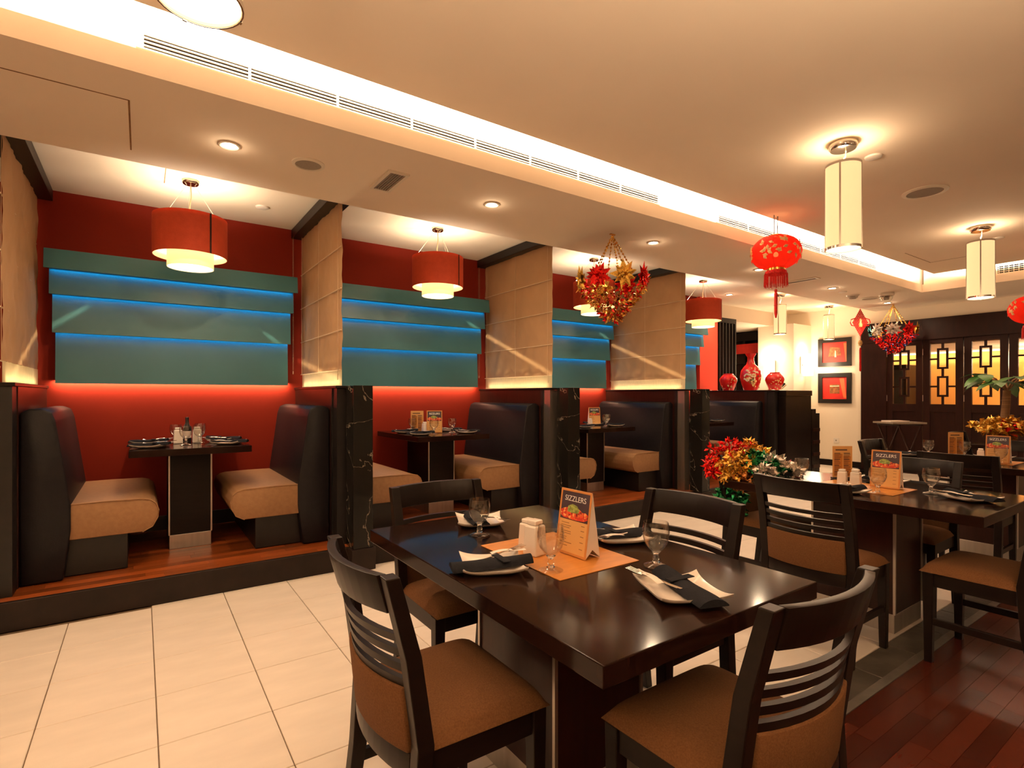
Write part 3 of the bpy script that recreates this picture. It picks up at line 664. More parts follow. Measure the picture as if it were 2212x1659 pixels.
STEM = MB().lathe([(0, .0127), (.0135, .0127), (.009, .019), (.011, .026), (.0075, .033), (.009, .041), (.016, .0485), (.008, .0515), (0, .0515)], 24).mesh('stem', M['glass'], smooth=60)
def goblet(x, y, label, z=TZ, s=1.0):
    t = thing('goblet', label, 'glass', (x, y, z + .0006), 0, 'clear stemmed water goblets'); t.scale = (s, s, s)
    obj('bowl', BOWL, t); obj('stem', STEM, t); obj('foot', FOOT, t)
goblet(1.054, 1.312, 'clear stemmed goblet in front of the big menu on nearest table')
goblet(1.361, 1.156, 'clear stemmed goblet right of the menu on nearest table')
goblet(1.093, 1.806, 'clear stemmed goblet at the far left of nearest table')
goblet(3.372, 1.300, 'clear goblet in front of the menu on the middle table')
goblet(3.621, 1.133, 'clear goblet right of the menu on the middle table')
goblet(3.488, 1.777, 'clear goblet beside the foil heap on the middle table')
goblet(5.88, 1.86, 'clear goblet showing above a dark chair rail, before the doors')
goblet(5.62, 1.30, 'clear goblet in front of the menu on the farthest laid table')
goblet(5.96, 1.62, 'clear goblet behind the salt block on the farthest laid table')

# ------------------------------------------------------------------ menu tents
def text_me(s, size, name='lettering'):
    cu = bpy.data.curves.new(name, 'FONT'); cu.body = s; cu.size = size; cu.align_x = 'CENTER'; cu.extrude = .0002
    o = bpy.data.objects.new(name, cu); C.objects.link(o); dg = bpy.context.evaluated_depsgraph_get()
    me = bpy.data.meshes.new_from_object(o.evaluated_get(dg)); bpy.data.objects.remove(o); me.materials.clear(); me.materials.append(M['letter']); me.name = name
    return me
LET = text_me('SIZZLERS', .026)
def make_tent():
    t = thing('menu_stand', 'tent shaped tan menu headed SIZZLERS with a dish photo on nearest table', 'menu', (0, 0, 0), 0, 'folded menu stands')
    W, H, D = .076, .222, .034; tilt = math.atan2(D, H); R = Matrix.Translation((0, -D, 0)) @ Matrix.Rotation(-tilt, 4, 'X')   # front card in its own plane: x, z up, y out
    def card(x0, x1, z0, z1, y0, y1, name, m, parent): return B(x0, x1, y0, y1, z0, z1, mtx=R).build(name, m, parent)
    front = card(-W, W, 0.002, H, 0, .0015, 'front_card', M['menu'], t)
    card(-W, -W + .008, .002, H, -.0006, -.0001, 'border', M['menu_b'], front); card(W - .008, W, .002, H, -.0006, -.0001, 'border', M['menu_b'], front)
    card(-W + .008, W - .008, H - .008, H, -.0006, -.0001, 'border', M['menu_b'], front); card(-W + .008, W - .008, .002, .010, -.0006, -.0001, 'border', M['menu_b'], front)
    card(-W + .008, W - .008, .118, H - .008, -.0006, -.0001, 'photo_backdrop', M['photo_bg'], front)
    fd = MB(); pts = [(-.066, .130), (-.05, .122), (.0, .120), (.05, .122), (.067, .130), (.067, .145), (.055, .152), (.040, .150), (.025, .158), (.0, .162), (-.03, .160), (-.05, .155), (-.066, .148)]
    fd.prism(pts, -.0011, -.0007, 'y'); fd.v = [tuple(R @ Vector(v)) for v in fd.v]; fd.build('dish_picture', M['food'], front)
    gd = MB(); gd.prism([(-.035, .146), (-.015, .142), (.018, .144), (.026, .154), (.012, .168), (-.012, .173), (-.032, .164)], -.0015, -.0012, 'y'); gd.v = [tuple(R @ Vector(v)) for v in gd.v]; gd.build('garnish_picture', M['food_g'], front)
    o = obj('lettering', LET, front); o.matrix_local = R @ Matrix.Translation((0, -.0012, .182)) @ Matrix.Rotation(PI / 2, 4, 'X')
    ln = MB()
    random.seed(3)
    for k, z in enumerate((.106, .097, .090, .078, .071, .059, .052, .040, .030)):
        ln.box(-.058, -.058 + random.uniform(.03, .065), -.0005, -.0001, z - .0012, z + .0012, mtx=R)
        if k % 2 == 0: ln.box(.040, .056, -.0005, -.0001, z - .0012, z + .0012, mtx=R)
    stuff(ln.build('printed_lines', M['ink2'], front))
    R2 = Matrix.Translation((0, D, 0)) @ Matrix.Rotation(tilt, 4, 'X')
    B(-W, W, -.0015, 0, .002, H, mtx=R2).build('back_card', M['paper'], t)
    for s in (-1, 1):
        MB().add([(s * W * .985, -D + .002, .003), (s * W * .985, 0, .03), (s * W * .985, D - .002, .003), (s * W * .985, .002, H - .005), (s * W * .985, -.002, H - .005)], [(0, 1, 2, 3, 4)] if s > 0 else [(4, 3, 2, 1, 0)]).build('side_flap', M['paper'], t)
    return t
mt = make_tent(); mt.location = (1.236, 1.395, TZ + .003); mt.rotation_euler = (0, 0, -PI / 2 + .03)
for loc, rz, l in (((3.625, 1.352, TZ + .003), -PI / 2 + .05, 'tent menu headed SIZZLERS on the middle table behind a goblet'), ((5.70, 1.335, TZ + .003), -PI / 2, 'tent menu headed SIZZLERS on the farthest laid table at right edge'),
                   ((2.40, 4.83, TZB + .002), -.50, 'tent menu with dish photo on the second booth table'), ((4.70, 4.98, TZB + .002), -.35, 'tent menu with dish photo on the third booth table')):
    dup(mt, loc, rz, l)
def make_card():
    t = thing('menu_card', 'tall two column gold and brown menu card standing on the middle table', 'menu', (0, 0, 0), 0, 'tall menu cards')
    B(-.064, .064, -.001, .001, .004, .215).build('sheet', M['menu'], t)
    B(-.055, .0, -.0016, -.0011, .02, .165).box(.006, .055, -.0016, -.0011, .02, .150).build('column_tint', M['gold'] if False else M['mat'], t)
    ln = MB(); random.seed(5)
    for k in range(26):
        z = .168 - k * .0058
        for x0 in (-.053, .008):
            th = .0022 if k % 7 == 0 else .001
            ln.box(x0, x0 + random.uniform(.028, .045), -.0022, -.0017, z - th, z + th)
    ln.box(-.045, .03, -.0022, -.0011, .186, .194)
    stuff(ln.build('printed_lines', M['ink'], t))
    B(-.07, .07, -.012, .012, 0, .012).build('foot', M['ink'], t)
    return t
mc_ = make_card(); mc_.location = (3.785, 1.665, TZ + .001); mc_.rotation_euler = (0, 0, -.62)
dup(mc_, (6.02, 1.70, TZ + .001), -.70, 'tall two column menu card on the farthest laid table')
dup(mc_, (2.30, 5.02, TZB + .001), -.3, 'tall narrow menu card behind the tent menu on the second booth table')
# cruets
def cruet_me():
    mb = MB(); mb.add([(-.026, -.026, 0), (.026, -.026, 0), (.026, .026, 0), (-.026, .026, 0), (-.022, -.022, .085), (.022, -.022, .085), (.022, .022, .085), (-.022, .022, .085)], [(3, 2, 1, 0), (4, 5, 6, 7), (0, 1, 5, 4), (1, 2, 6, 5), (2, 3, 7, 6), (3, 0, 4, 7)])
    return mb.mesh('shaker', M['ceramic'], bevel=.005)
CRU = cruet_me(); cap_me = B(-.017, .017, -.017, .017, .0, .014).mesh('shaker_cap', M['ceramic'], bevel=.004)
def shaker(x, y, rz, label, z=TZ + .0025, s=1.1):
    o = tag(obj('shaker', CRU, None, (x, y, z), (0, 0, rz), (s, s, s)), label, 'shaker', 'white ceramic shakers'); obj('cap', cap_me, o, (0, 0, .0855))
shaker(1.115, 1.475, .2, 'white square ceramic shaker, right one of the pair on nearest table', s=1.2); shaker(1.145, 1.555, .2, 'white square ceramic shaker, left rear one of the pair on nearest table', s=1.05)
shaker(3.475, 1.455, .2, 'white square ceramic shaker in front on the middle table', s=1.1); shaker(3.50, 1.54, .2, 'white square ceramic shaker partly hidden behind another on the middle table', s=1.0)
shaker(5.80, 1.47, .2, 'white square ceramic shaker between menus on the farthest laid table', s=1.0)
shaker(.235, 4.90, 0, 'white shaker left of the pair on the first booth table', TZB, 1.25); shaker(.365, 4.93, 0, 'white shaker right of the pair on the first booth table', TZB, 1.25)
shaker(2.33, 4.90, 0, 'white shaker beside the tent menu on the second booth table', TZB, 1.1)
shaker(4.585, 4.93, 0, 'white shaker at the marble post edge on the third booth table', TZB, .9)
t = thing('sauce_bottle', 'dark sauce bottle with narrow neck on the first booth table', 'bottle', (.305, 5.06, TZB + .001))
MB().lathe([(0, 0), (.028, 0), (.030, .01), (.030, .10), (.024, .125), (.014, .145), (.012, .175), (0, .175)], 20).build('body', M['black'], t, smooth=True)
MB().lathe([(0, .175), (.013, .175), (.013, .195), (0, .197)], 16).build('cap', M['black'], t, smooth=True)
MB().lathe([(.0302, .03), (.0306, .03), (.0306, .085), (.0302, .085)], 20, close=True).build('paper_label', M['paper'], t)
# booth table settings
for b in range(4):
    cx = TXC[b]
    for sx, y, w_ in ((-1, 4.62, 'left front'), (-1, 4.98, 'left rear'), (1, 4.62, 'right front'), (1, 4.98, 'right rear')):
        setting(cx + sx * .245, y, 0 if sx < 0 else PI, '%s of the %s booth table' % (w_, BC[b]), TZB, b < 2)
goblet(.225, 5.02, 'clear goblet at the left on the first booth table', TZB); goblet(.275, 4.70, 'clear goblet nearest the aisle on the first booth table', TZB)
goblet(.375, 4.86, 'clear goblet right of the shakers on the first booth table', TZB); goblet(.40, 5.10, 'clear goblet rear right on the first booth table', TZB)
goblet(2.255, 5.03, 'clear goblet left of the menus on the second booth table', TZB); goblet(2.31, 4.66, 'clear goblet before the tent menu on the second booth table', TZB); goblet(2.56, 4.76, 'clear goblet right of the menus on the second booth table', TZB)
goblet(4.55, 4.62, 'clear goblet right of the menu on the third booth table', TZB); goblet(4.70, 4.75, 'faint goblet farther right on the third booth table', TZB)

# ------------------------------------------------------------------ foil decorations
def leafquad(mb, p, d, n, l, wd, curl=.25):
    d = d.normalized(); s = d.cross(n).normalized(); n = s.cross(d)
    a = p; b = p + d * l * .45 + s * wd + n * l * curl * .4; c = p + d * l + n * l * curl * -.2; e = p + d * l * .45 - s * wd + n * l * curl * .4; m_ = p + d * l * .5 + n * l * curl
    k = len(mb.v); mb.v += [tuple(a), tuple(b), tuple(c), tuple(e), tuple(m_)]; mb.f += [(k, k + 1, k + 4), (k + 1, k + 2, k + 4), (k + 2, k + 3, k + 4), (k + 3, k, k + 4)]
def rnd_dir(): 
    while True:
        v = Vector((random.uniform(-1, 1), random.uniform(-1, 1), random.uniform(-1, 1)))
        if .05 < v.length < 1: return v.normalized()
def foil_heap(cs, n, l, wd, squash=1):
    mb = MB()
    for _ in range(n):
        c, r = random.choice(cs); d = rnd_dir(); d.z *= squash; q = Vector(c) + d * r * random.uniform(.55, 1)
        leafquad(mb, q, (d + rnd_dir() * .9), rnd_dir(), l * random.uniform(.6, 1.3), wd * random.uniform(.6, 1.3), random.uniform(-.4, .5))
    return mb
def chain(mb, a, b, n):
    a, b = Vector(a), Vector(b)
    for k in range(n):
        p = a + (b - a) * ((k + .5) / n); d = (b - a).normalized(); s = Vector((math.cos(k * 1.9), math.sin(k * 1.9), 0)); L_ = (b - a).length / n
        for j in range(2): leafquad(mb, p - d * L_ * .4, d, s if j else s.cross(d), L_ * .95, L_ * .32, .3 * (1 if k % 2 else -1))
    mb.tube([a, b], .0025, 4)
def basket(loc, cols, low, label, seed, r=.285):
    random.seed(seed)
    t = thing('foil_basket', label, 'hanging decoration', loc, 0, 'hanging foil baskets')    # origin at the ceiling
    MB().box(-.03, .03, -.008, .008, -.010, 0).build('hook', M['gold'], t)
    n = 8; zt = -.40
    for k in range(6):
        a = 2 * PI * k / 6; mb = MB(); chain(mb, (0, 0, -.012), (r * .62 * math.cos(a), r * .62 * math.sin(a), zt + .06), 12); mb.build('chain', M['f_gold'], t)
    for k in range(n):
        a = 2 * PI * k / n + .35; c = Vector((r * .92 * math.cos(a), r * .92 * math.sin(a), zt - .02)); out = Vector((math.cos(a), math.sin(a), -.12)).normalized()
        s = out.cross(Vector((0, 0, 1))).normalized(); u = s.cross(out); mb = MB()
        for lay, (m_, l, wd, tl) in enumerate(((9, .125, .030, .25), (8, .10, .026, .55), (7, .065, .018, .9))):
            for q in range(m_):
                th = 2 * PI * q / m_ + lay * .35; d = (s * math.cos(th) + u * math.sin(th) + out * tl)
                leafquad(mb, c + out * .012 * lay, d, out, l * random.uniform(.85, 1.15), wd, random.uniform(.1, .3))
        mb.build('foil_flower', M[cols[k % len(cols)]], t)
    for j in range(3):
        mb = MB()
        for _ in range(150):
            f_ = random.random(); a = random.uniform(0, 2 * PI); rr = r * (1.0 - f_ * .85); z = zt - .10 - .27 * f_ ** 1.15
            leafquad(mb, Vector((rr * math.cos(a), rr * math.sin(a), z)), Vector((math.cos(a), math.sin(a), random.uniform(-1.3, .3))) + rnd_dir() * .5, rnd_dir(), random.uniform(.03, .065), random.uniform(.008, .018), .3)
        stuff(mb.build('foil_fringe', M[low[j]], t))
    mb = MB()
    for k in range(12):
        a = 2 * PI * k / 12; chain(mb, (r * .9 * math.cos(a), r * .9 * math.sin(a), zt - .13), (r * .08 * math.cos(a), r * .08 * math.sin(a), zt - .36), 7)
    stuff(mb.build('foil_netting', M[low[0]], t))
basket((3.49, 3.46, ZS), ['f_red', 'f_gold'], ['f_bronze', 'f_red', 'f_gold'], 'gold and red foil flower basket hanging in front of the third booth', 11)
basket((9.85, 3.58, ZS), ['f_red', 'f_gold', 'f_teal', 'f_silver', 'f_silver', 'f_red', 'f_gold', 'f_red'], ['f_red', 'f_blue', 'f_red'], 'silver, red and navy foil basket hanging before the far doors', 12, .29)
# heap of foil garlands over the end of the middle table
random.seed(21)
t = thing('foil_garland', 'heap of red, gold, green and silver foil garlands on the middle table end', 'garland', (3.30, 1.985, TZ - .035))
def part(name, m_, cs, n, l, wd): stuff(foil_heap(cs, n, l, wd, .8).build(name, M[m_], t))
part('red_tinsel', 'f_red', [((-.06, .22, .20), .075), ((.04, .20, .22), .07), ((-.14, .22, .14), .05), ((.12, .16, .21), .05), ((-.15, .21, .08), .035)], 330, .045, .010)
part('gold_tinsel', 'f_gold', [((-.08, .14, .13), .09), ((.02, .10, .12), .09), ((.16, .15, .21), .07), ((.23, .10, .16), .06), ((-.12, .10, .05), .05)], 520, .05, .013)
part('bronze_tinsel', 'f_bronze', [((-.10, .06, .02), .05), ((-.04, .04, .03), .05), ((0.0, .18, .12), .1)], 160, .05, .016)
part('green_foil', 'f_green', [((.05, .02, .07), .07), ((.12, -.02, .09), .07), ((.20, -.06, .05), .06), ((.10, .05, .15), .05)], 260, .06, .022)
part('silver_foil', 'f_silver', [((.13, -.04, .14), .055), ((.20, -.08, .10), .06), ((.27, -.10, .07), .05), ((.02, -.05, .08), .045)], 340, .05, .018)
part('magenta_foil', 'f_mag', [((.32, .03, .10), .05), ((.38, -.01, .08), .045), ((.36, -.04, .05), .03)], 170, .05, .014)
part('hanging_tail', 'f_green', [((.02, .18, -.10), .09), ((.05, .20, -.22), .085), ((.08, .20, -.30), .05)], 300, .06, .02)
# foil wrapped plant
random.seed(31)
t = thing('potted_plant', 'potted plant with ringed trunk, green leaves and gold foil wrap', 'plant', (8.05, 1.83, TZ + .001))
MB().lathe([(0, 0), (.10, 0), (.13, .15), (.14, .17), (.12, .17), (.115, .14), (0, .14)], 24).build('pot', M['f_bronze'], t, smooth=True)
stuff(foil_heap([((.0, .0, .21), .15), ((.08, -.1, .19), .11), ((-.10, .12, .19), .12), ((-.15, .05, .18), .1)], 420, .075, .028, .6).build('foil_wrap', M['f_gold'], t))
stuff(foil_heap([((-.05, .0, .18), .13), ((.05, .0, .17), .12)], 120, .07, .03, .6).build('red_foil_wrap', M['f_red'], t))
MB().tube([(0, 0, .13), (.005, .0, .30), (.012, -.01, .46), (.02, -.015, .60)], [.042, .040, .038, .036], 14).build('trunk', M['bark'], t, smooth=True)
def leaf_mb(p, d, l, wd):
    mb = MB(); d = Vector(d).normalized(); s = d.cross(Vector((0, 0, 1))).normalized(); n = s.cross(d); p = Vector(p)
    prof = [0, .55, .9, 1, .85, .5, .03]; rows = []
    for k, w_ in enumerate(prof):
        u = k / 6; c = p + d * l * u - Vector((0, 0, 1)) * l * .35 * u * u
        rows += [c - s * wd * w_ + n * .006 * w_, c, c + s * wd * w_ + n * .006 * w_]
    return mb.add(rows, [(k * 3 + j, k * 3 + j + 1, k * 3 + 4 + j, k * 3 + 3 + j) for k in range(6) for j in range(2)])
top = Vector((.02, -.015, .60))
for k in range(7):
    a = 2 * PI * k / 7 + .3; tip = top + Vector((.20 * math.cos(a), .20 * math.sin(a), .11 + .04 * (k % 3)))
    br = MB().tube([top, top + (tip - top) * .5 + Vector((0, 0, .04)), tip], [.012, .009, .006], 7).build('branch', M['bark'], t, smooth=True)
    for q in range(4):
        b_ = a + (q - 1.5) * .95; leaf_mb(tip, (math.cos(b_), math.sin(b_), random.uniform(-.45, .25)), random.uniform(.20, .28), random.uniform(.055, .075)).build('leaf', M['leaf'], br, smooth=80)

# ------------------------------------------------------------------ red lanterns
def lantern(loc, zc, label):
    t = thing('red_lantern', label, 'lantern', (loc[0], loc[1], zc), 0, 'round red silk lanterns'); hz = loc[2] - zc
    n = 48; prof = []
    for k in range(13):
        a = -PI / 2 * .86 + PI * .86 * k / 12; prof.append((.055 + .160 * math.cos(a), .148 * math.sin(a)))
    mb = MB(); vs = []
    for r, z in prof:
        for k in range(n):
            th = 2 * PI * k / n; rr = r * (1 - .022 * abs(math.cos(th * 4)) ** 6); vs.append((rr * math.cos(th), rr * math.sin(th), z))
    mb.add(vs, [(i * n + k, i * n + (k + 1) % n, (i + 1) * n + (k + 1) % n, (i + 1) * n + k) for i in range(12) for k in range(n)])
    sh = mb.build('silk_shell', M['lantern'], t, smooth=80)
    for k in range(8):
        th = 2 * PI * k / 8 + PI / 8
        MB().tube([((r * .982 + .001) * math.cos(th), (r * .982 + .001) * math.sin(th), z) for r, z in prof], .0018, 4).build('rib', M['redcord'], sh)
        th2 = 2 * PI * k / 8
        g = MB()
        for q in range(10):
            zz = random.uniform(-.06, .07); aa = th2 + random.uniform(-.22, .22); r = .055 + .160 * math.cos(math.asin(max(-1, min(1, zz / .148)))) + .003
            c = Vector((r * math.cos(aa), r * math.sin(aa), zz)); o_ = Vector((math.cos(aa), math.sin(aa), 0)); s = Vector((-math.sin(aa), math.cos(aa), 0))
            th3 = random.uniform(0, 6.28); leafquad(g, c, s * math.cos(th3) + Vector((0, 0, 1)) * math.sin(th3), o_, .052, .016, .08)
        g.build('gold_motif', M['gilt'], sh)
    MB().lathe([(.062, .139), (.064, .157), (.055, .16), (.05, .145)], 24, close=True).build('top_collar', M['gold'], t, smooth=True)
    MB().lathe([(.078, -.138), (.080, -.172), (.072, -.172), (.070, -.138)], 28, close=True).build('bottom_collar', M['gold'], t, smooth=True)
    MB().lathe([(0, -.04), (.018, -.035), (.022, -.018), (.014, 0), (0, .006)], 14).build('bulb', M['bulb'], t, smooth=True)
    fr = MB()
    for k in range(150):
        th = 2 * PI * k / 150; l = random.uniform(.125, .15); r = .092 + random.uniform(-.006, .006)
        fr.tube([(.084 * math.cos(th), .084 * math.sin(th), -.168), (r * math.cos(th), r * math.sin(th), -.20), ((r + .004) * math.cos(th), (r + .004) * math.sin(th), -.17 - l)], .0016, 4)
    fr.lathe([(.079, -.166), (.090, -.172), (.093, -.20), (.090, -.20), (.08, -.175)], 30, close=True)
    stuff(fr.build('fringe', M['redcord'], t))
    MB().tube([(0, 0, -.15), (.003, 0, -.34)], .002, 5).build('tassel_cord', M['redcord'], t)
    MB().lathe([(0, -.335), (.012, -.34), (.013, -.36), (.010, -.365), (.015, -.38), (.014, -.56), (.006, -.60), (0, -.60)], 12).build('tassel', M['redcord'], t, smooth=True)
    for s in (-1, 1): MB().tube([(s * .03, 0, .158), (s * .03, 0, hz - .001)], .0042, 5).build('hanging_wire', M['ink'], t)
    MB().tube([(.035, 0, .158), (.05, .01, .20), (.05, .02, .28), (.035, .02, hz - .002)], .002, 5).build('flex', M['ink'], t)
    point('lantern_glow', (loc[0], loc[1], zc + .03), 1.2, (1, .5, .2), .03)
lantern((4.80, 2.68, ZC), 2.61, 'round red silk lantern with fringe and tassel hanging at the cove edge')
lantern((7.92, 1.56, ZC), 2.225, 'round red silk lantern cut off by the right edge')

# ------------------------------------------------------------------ chinese knot hanging
random.seed(41)
t = thing('knot_hanging', 'red woven knot hanging with gold centre, bead and tassel', 'hanging decoration', (9.86, 4.06, ZS))
t.rotation_euler = (0, 0, -.62)
MB().tube([(0, 0, 0), (0, 0, -.03)], .003, 5).build('loop_cord', M['redcord'], t)
zc = -.24; kb = MB()
for i in range(-4, 5):
    for j in range(-4, 5):
        u, v = (i + j) / 8, (i - j) / 8
        if abs(u) + abs(v) <= 1.01: kb.lathe([(0, -.017), (.0125, -.009), (.0155, 0), (.0125, .009), (0, .017)], 8, u * .115, 0); k0 = len(kb.v) - 40; kb.v[k0:] = [(x, y * .6, z + zc + v * .21) for x, y, z in kb.v[k0:]]
kb.build('knot_body', M['redcord'], t, smooth=80)
for s in (-1, 1): MB().tube([(s * .085, 0, zc + .07), (s * .15, 0, zc + .05), (s * .165, 0, zc), (s * .14, 0, zc - .05), (s * .085, 0, zc - .055)], .008, 8).build('side_loop', M['redcord'], t, smooth=True)
MB().lathe([(0, zc - .085), (.028, zc - .075), (.034, zc - .03), (.020, zc), (.024, zc + .04), (.012, zc + .065), (0, zc + .07)], 16).build('gold_emblem', M['gilt'], t, smooth=True).scale = (1, .9, 1)
MB().tube([(0, 0, zc - .2), (0, 0, -.53)], .004, 5).build('centre_cord', M['redcord'], t)
MB().lathe([(0, -.635), (.024, -.62), (.036, -.585), (.026, -.545), (0, -.53)], 16).build('bead', M['gilt'], t, smooth=True)
MB().lathe([(0, -.655), (.010, -.66), (.012, -.68), (.016, -.70), (.015, -1.04), (0, -1.06)], 12).build('tassel', M['redcord'], t, smooth=True)

# ------------------------------------------------------------------ planter cabinet with vases, screen, column
t = thing('planter_cabinet', 'dark wood cabinet end of the booth row carrying the red vases', 'cabinet', (7.76, 4.66, 0))
B(-.335, .36, -.66, .66, .002, 1.29).build('body', M['wood'], t, bevel=.003)
B(-.345, .37, -.67, -.645, 1.2905, 1.366).box(-.345, .37, .645, .67, 1.2905, 1.366).box(-.345, -.32, -.645, .645, 1.2905, 1.366).box(.345, .37, -.645, .645, 1.2905, 1.366).build('rim', M['wood'], t)
B(-.319, .344, -.644, .644, 1.2905, 1.335).build('tray_bed', M['paper'], t)
t = thing('step_shelf', 'dark stepped shelf unit beside the vase cabinet', 'shelf', (8.262, 4.22, 0))
B(-.12, 0, -.22, .22, .002, 1.095).build('tall_step', M['wood'], t, bevel=.003); B(.001, .11, -.22, .22, .002, 1.03).build('low_step', M['wood'], t, bevel=.003)
for z in (.22, .40, .58, .76): B(-.10, .10, -.232, -.221, z, z + .05).build('drawer_front', M['wood_red'], t)
peb = MB().lathe([(0, -.012), (.018, -.009), (.024, 0), (.018, .009), (0, .012)], 8).mesh('pebble', M['pebble'], smooth=80)
random.seed(51)
for k in range(60):
    x = 7.47 + random.random() * .12 if k < 42 else 7.47 + random.random() * .6; y = 4.03 + (k % 42) / 42 * 1.24
    if k < 42: x = 7.46 + random.random() * .05
    tag(obj('pebble', peb, None, (x, y, 1.3475 + random.random() * .02), (random.random() * .3, random.random() * .3, random.random() * 6), (random.uniform(.8, 1.4), random.uniform(.8, 1.3), random.uniform(.8, 1.3))), 'white rounded pebble on the dark cabinet around the red vases', 'pebble', 'white pebbles around the vases')
def vase(name, label, loc, prof, seed, flowers):
    random.seed(seed); t = thing(name, label, 'vase', loc, 0, 'red porcelain vases')
    b_ = MB().lathe(prof, 36).build('body', M['vase'], t, smooth=70)
    def rad(z):
        for (r0, z0), (r1, z1) in zip(prof, prof[1:]):
            if z0 <= z <= z1 and z1 > z0: return r0 + (r1 - r0) * (z - z0) / (z1 - z0)
        return .05
    for (m_, cnt, zl, zh, size, a0, a1) in flowers:
        g = MB()
        for q in range(cnt):
            z = random.uniform(zl, zh); a = random.uniform(a0, a1); r = rad(z) + .0012; c = Vector((r * math.cos(a), r * math.sin(a), z)); o_ = Vector((math.cos(a), math.sin(a), 0)); s = Vector((-math.sin(a), math.cos(a), 0)); th = random.uniform(0, 6.28)
            leafquad(g, c, s * math.cos(th) + Vector((0, 0, 1)) * math.sin(th), o_, size * random.uniform(.6, 1.2), size * .28, .06)
        g.build('painted_flowers', M[m_], b_)
F = -2.3
K = 1.14
tall = [(0, 0), (.075, 0), (.082, .02), (.12, .14), (.132, .22), (.122, .29), (.085, .345), (.055, .375), (.042, .42), (.040, .465), (.062, .50), (.068, .515), (.060, .513), (.034, .46), (0, .45)]
low = [(0, 0), (.052, 0), (.058, .012), (.098, .11), (.115, .165), (.110, .195), (.082, .235), (.060, .250), (.063, .262), (.056, .260), (.05, .245), (0, .24)]
tall = [(a * K, b * K) for a, b in tall]; low = [(a * K, b * K) for a, b in low]
vase('tall_vase', 'tall red porcelain vase with cream flowers, in the middle', (7.54, 4.60, 1.3365), tall, 3, [('petal', 26, .16, .34, .055, F - .9, F + .3), ('gilt', 24, .10, .26, .05, F - .5, F + .9), ('gilt', 10, .34, .44, .035, F - .4, F + .5), ('leaf', 9, .14, .24, .04, F - .5, F + .5)])
vase('round_vase', 'short round red porcelain vase left of the tall one', (7.52, 4.96, 1.3365), low, 4, [('gilt', 40, .05, .12, .035, 0, 6.28), ('gilt', 10, .15, .22, .03, F, F + 1)])
vase('round_vase', 'short round red porcelain vase right of the tall one', (7.67, 4.30, 1.3365), low, 5, [('gilt', 44, .05, .13, .035, 0, 6.28), ('gilt', 9, .15, .20, .035, F - .5, F + .4)])
t = thing('fan_stand', 'black folded board leaning behind the right round vase', 'ornament', (7.83, 4.30, 1.336), -.6)
B(-.10, .10, -.006, .006, 0, .028, mtx=Matrix.Translation((.0, 0, .06)) @ Matrix.Rotation(-.75, 4, 'Y')).build('board', M['black'], t); B(-.10, .10, -.006, .006, 0, .006, mtx=Matrix.Translation((.01, -.008, .048)) @ Matrix.Rotation(-.75, 4, 'Y')).build('light_edge', M['gold'], t)
struct(B(7.36, 7.83, 5.36, 5.66, 0, 2.879).build('wall_red_column', M['red_col']))
t = thing('slat_screen', 'tall dark wood screen of vertical slats beside the red column', 'screen', (8.12, 5.42, 0))
B(-.285, .285, -.03, .03, 2.52, 2.60).build('top_rail', M['wood'], t); B(-.285, .285, -.03, .03, .002, .10).build('bottom_rail', M['wood'], t)
for k in range(7): x = -.265 + k * .088; B(x - .022, x + .022, -.03, .03, .101, 2.519).build('slat', M['wood'], t, bevel=.003)
t = thing('display_cabinet', 'dark display cabinet with red band seen behind the tall vase', 'cabinet', (XE - .10, 6.68, 0))
B(-.09, .09, -.70, .70, .002, .9).build('base', M['wood'], t); B(.04, .09, -.70, .70, .901, 2.5).build('back_panel', M['wood_red'], t); B(-.09, .09, -.70, .70, 2.42, 2.60).build('header', M['wood'], t)
for y in (-.68, -.25, .2, .68): B(-.09, .039, y - .02, y + .02, .901, 2.419).build('upright', M['wood'], t)
for z in (1.25, 1.6, 1.95): B(-.085, .039, -.66, .66, z, z + .02).build('shelf', M['wood'], t)
B(-.095, -.0901, -.66, .30, 2.16, 2.36).build('red_band', M['art_red'], t)

# wall lights on the white column
def sconce(loc, rz, label, e):
    t = thing('wall_sconce', label, 'wall lamp', loc, rz, 'frosted wall sconces')   # local -y points away from the wall
    B(-.07, .07, -.02, -.001, -.16, .16).build('back_plate', M['chrome'], t, bevel=.002)
    MB().lathe([(.085 * 1, -.20), (.085, .20), (.080, .20), (.080, -.20)], 24, close=True).build('frosted_shade', M['sconce'], t, smooth=True).location = (0, -.11, 0)
    B(-.02, .02, -.05, -.0201, -.02, .02).build('arm', M['chrome'], t)
    R = rotz(rz) @ Vector((0, -.24, 0)); point('sconce_glow', (loc[0] + R.x, loc[1] + R.y, loc[2]), e, (1, .76, .48), .08)
    p = rotz(rz) @ Vector((0, -.11, .22)); point('sconce_up', (loc[0] + p.x, loc[1] + p.y, loc[2] + .24), e * .6, (1, .76, .48), .06)
sconce((9.86, 5.58, 1.80), -PI / 2, 'glowing frosted wall sconce behind the right round vase', 14)
sconce((10.16, 5.17, 1.86), 0, 'glowing frosted wall sconce left of the two red pictures', 10)

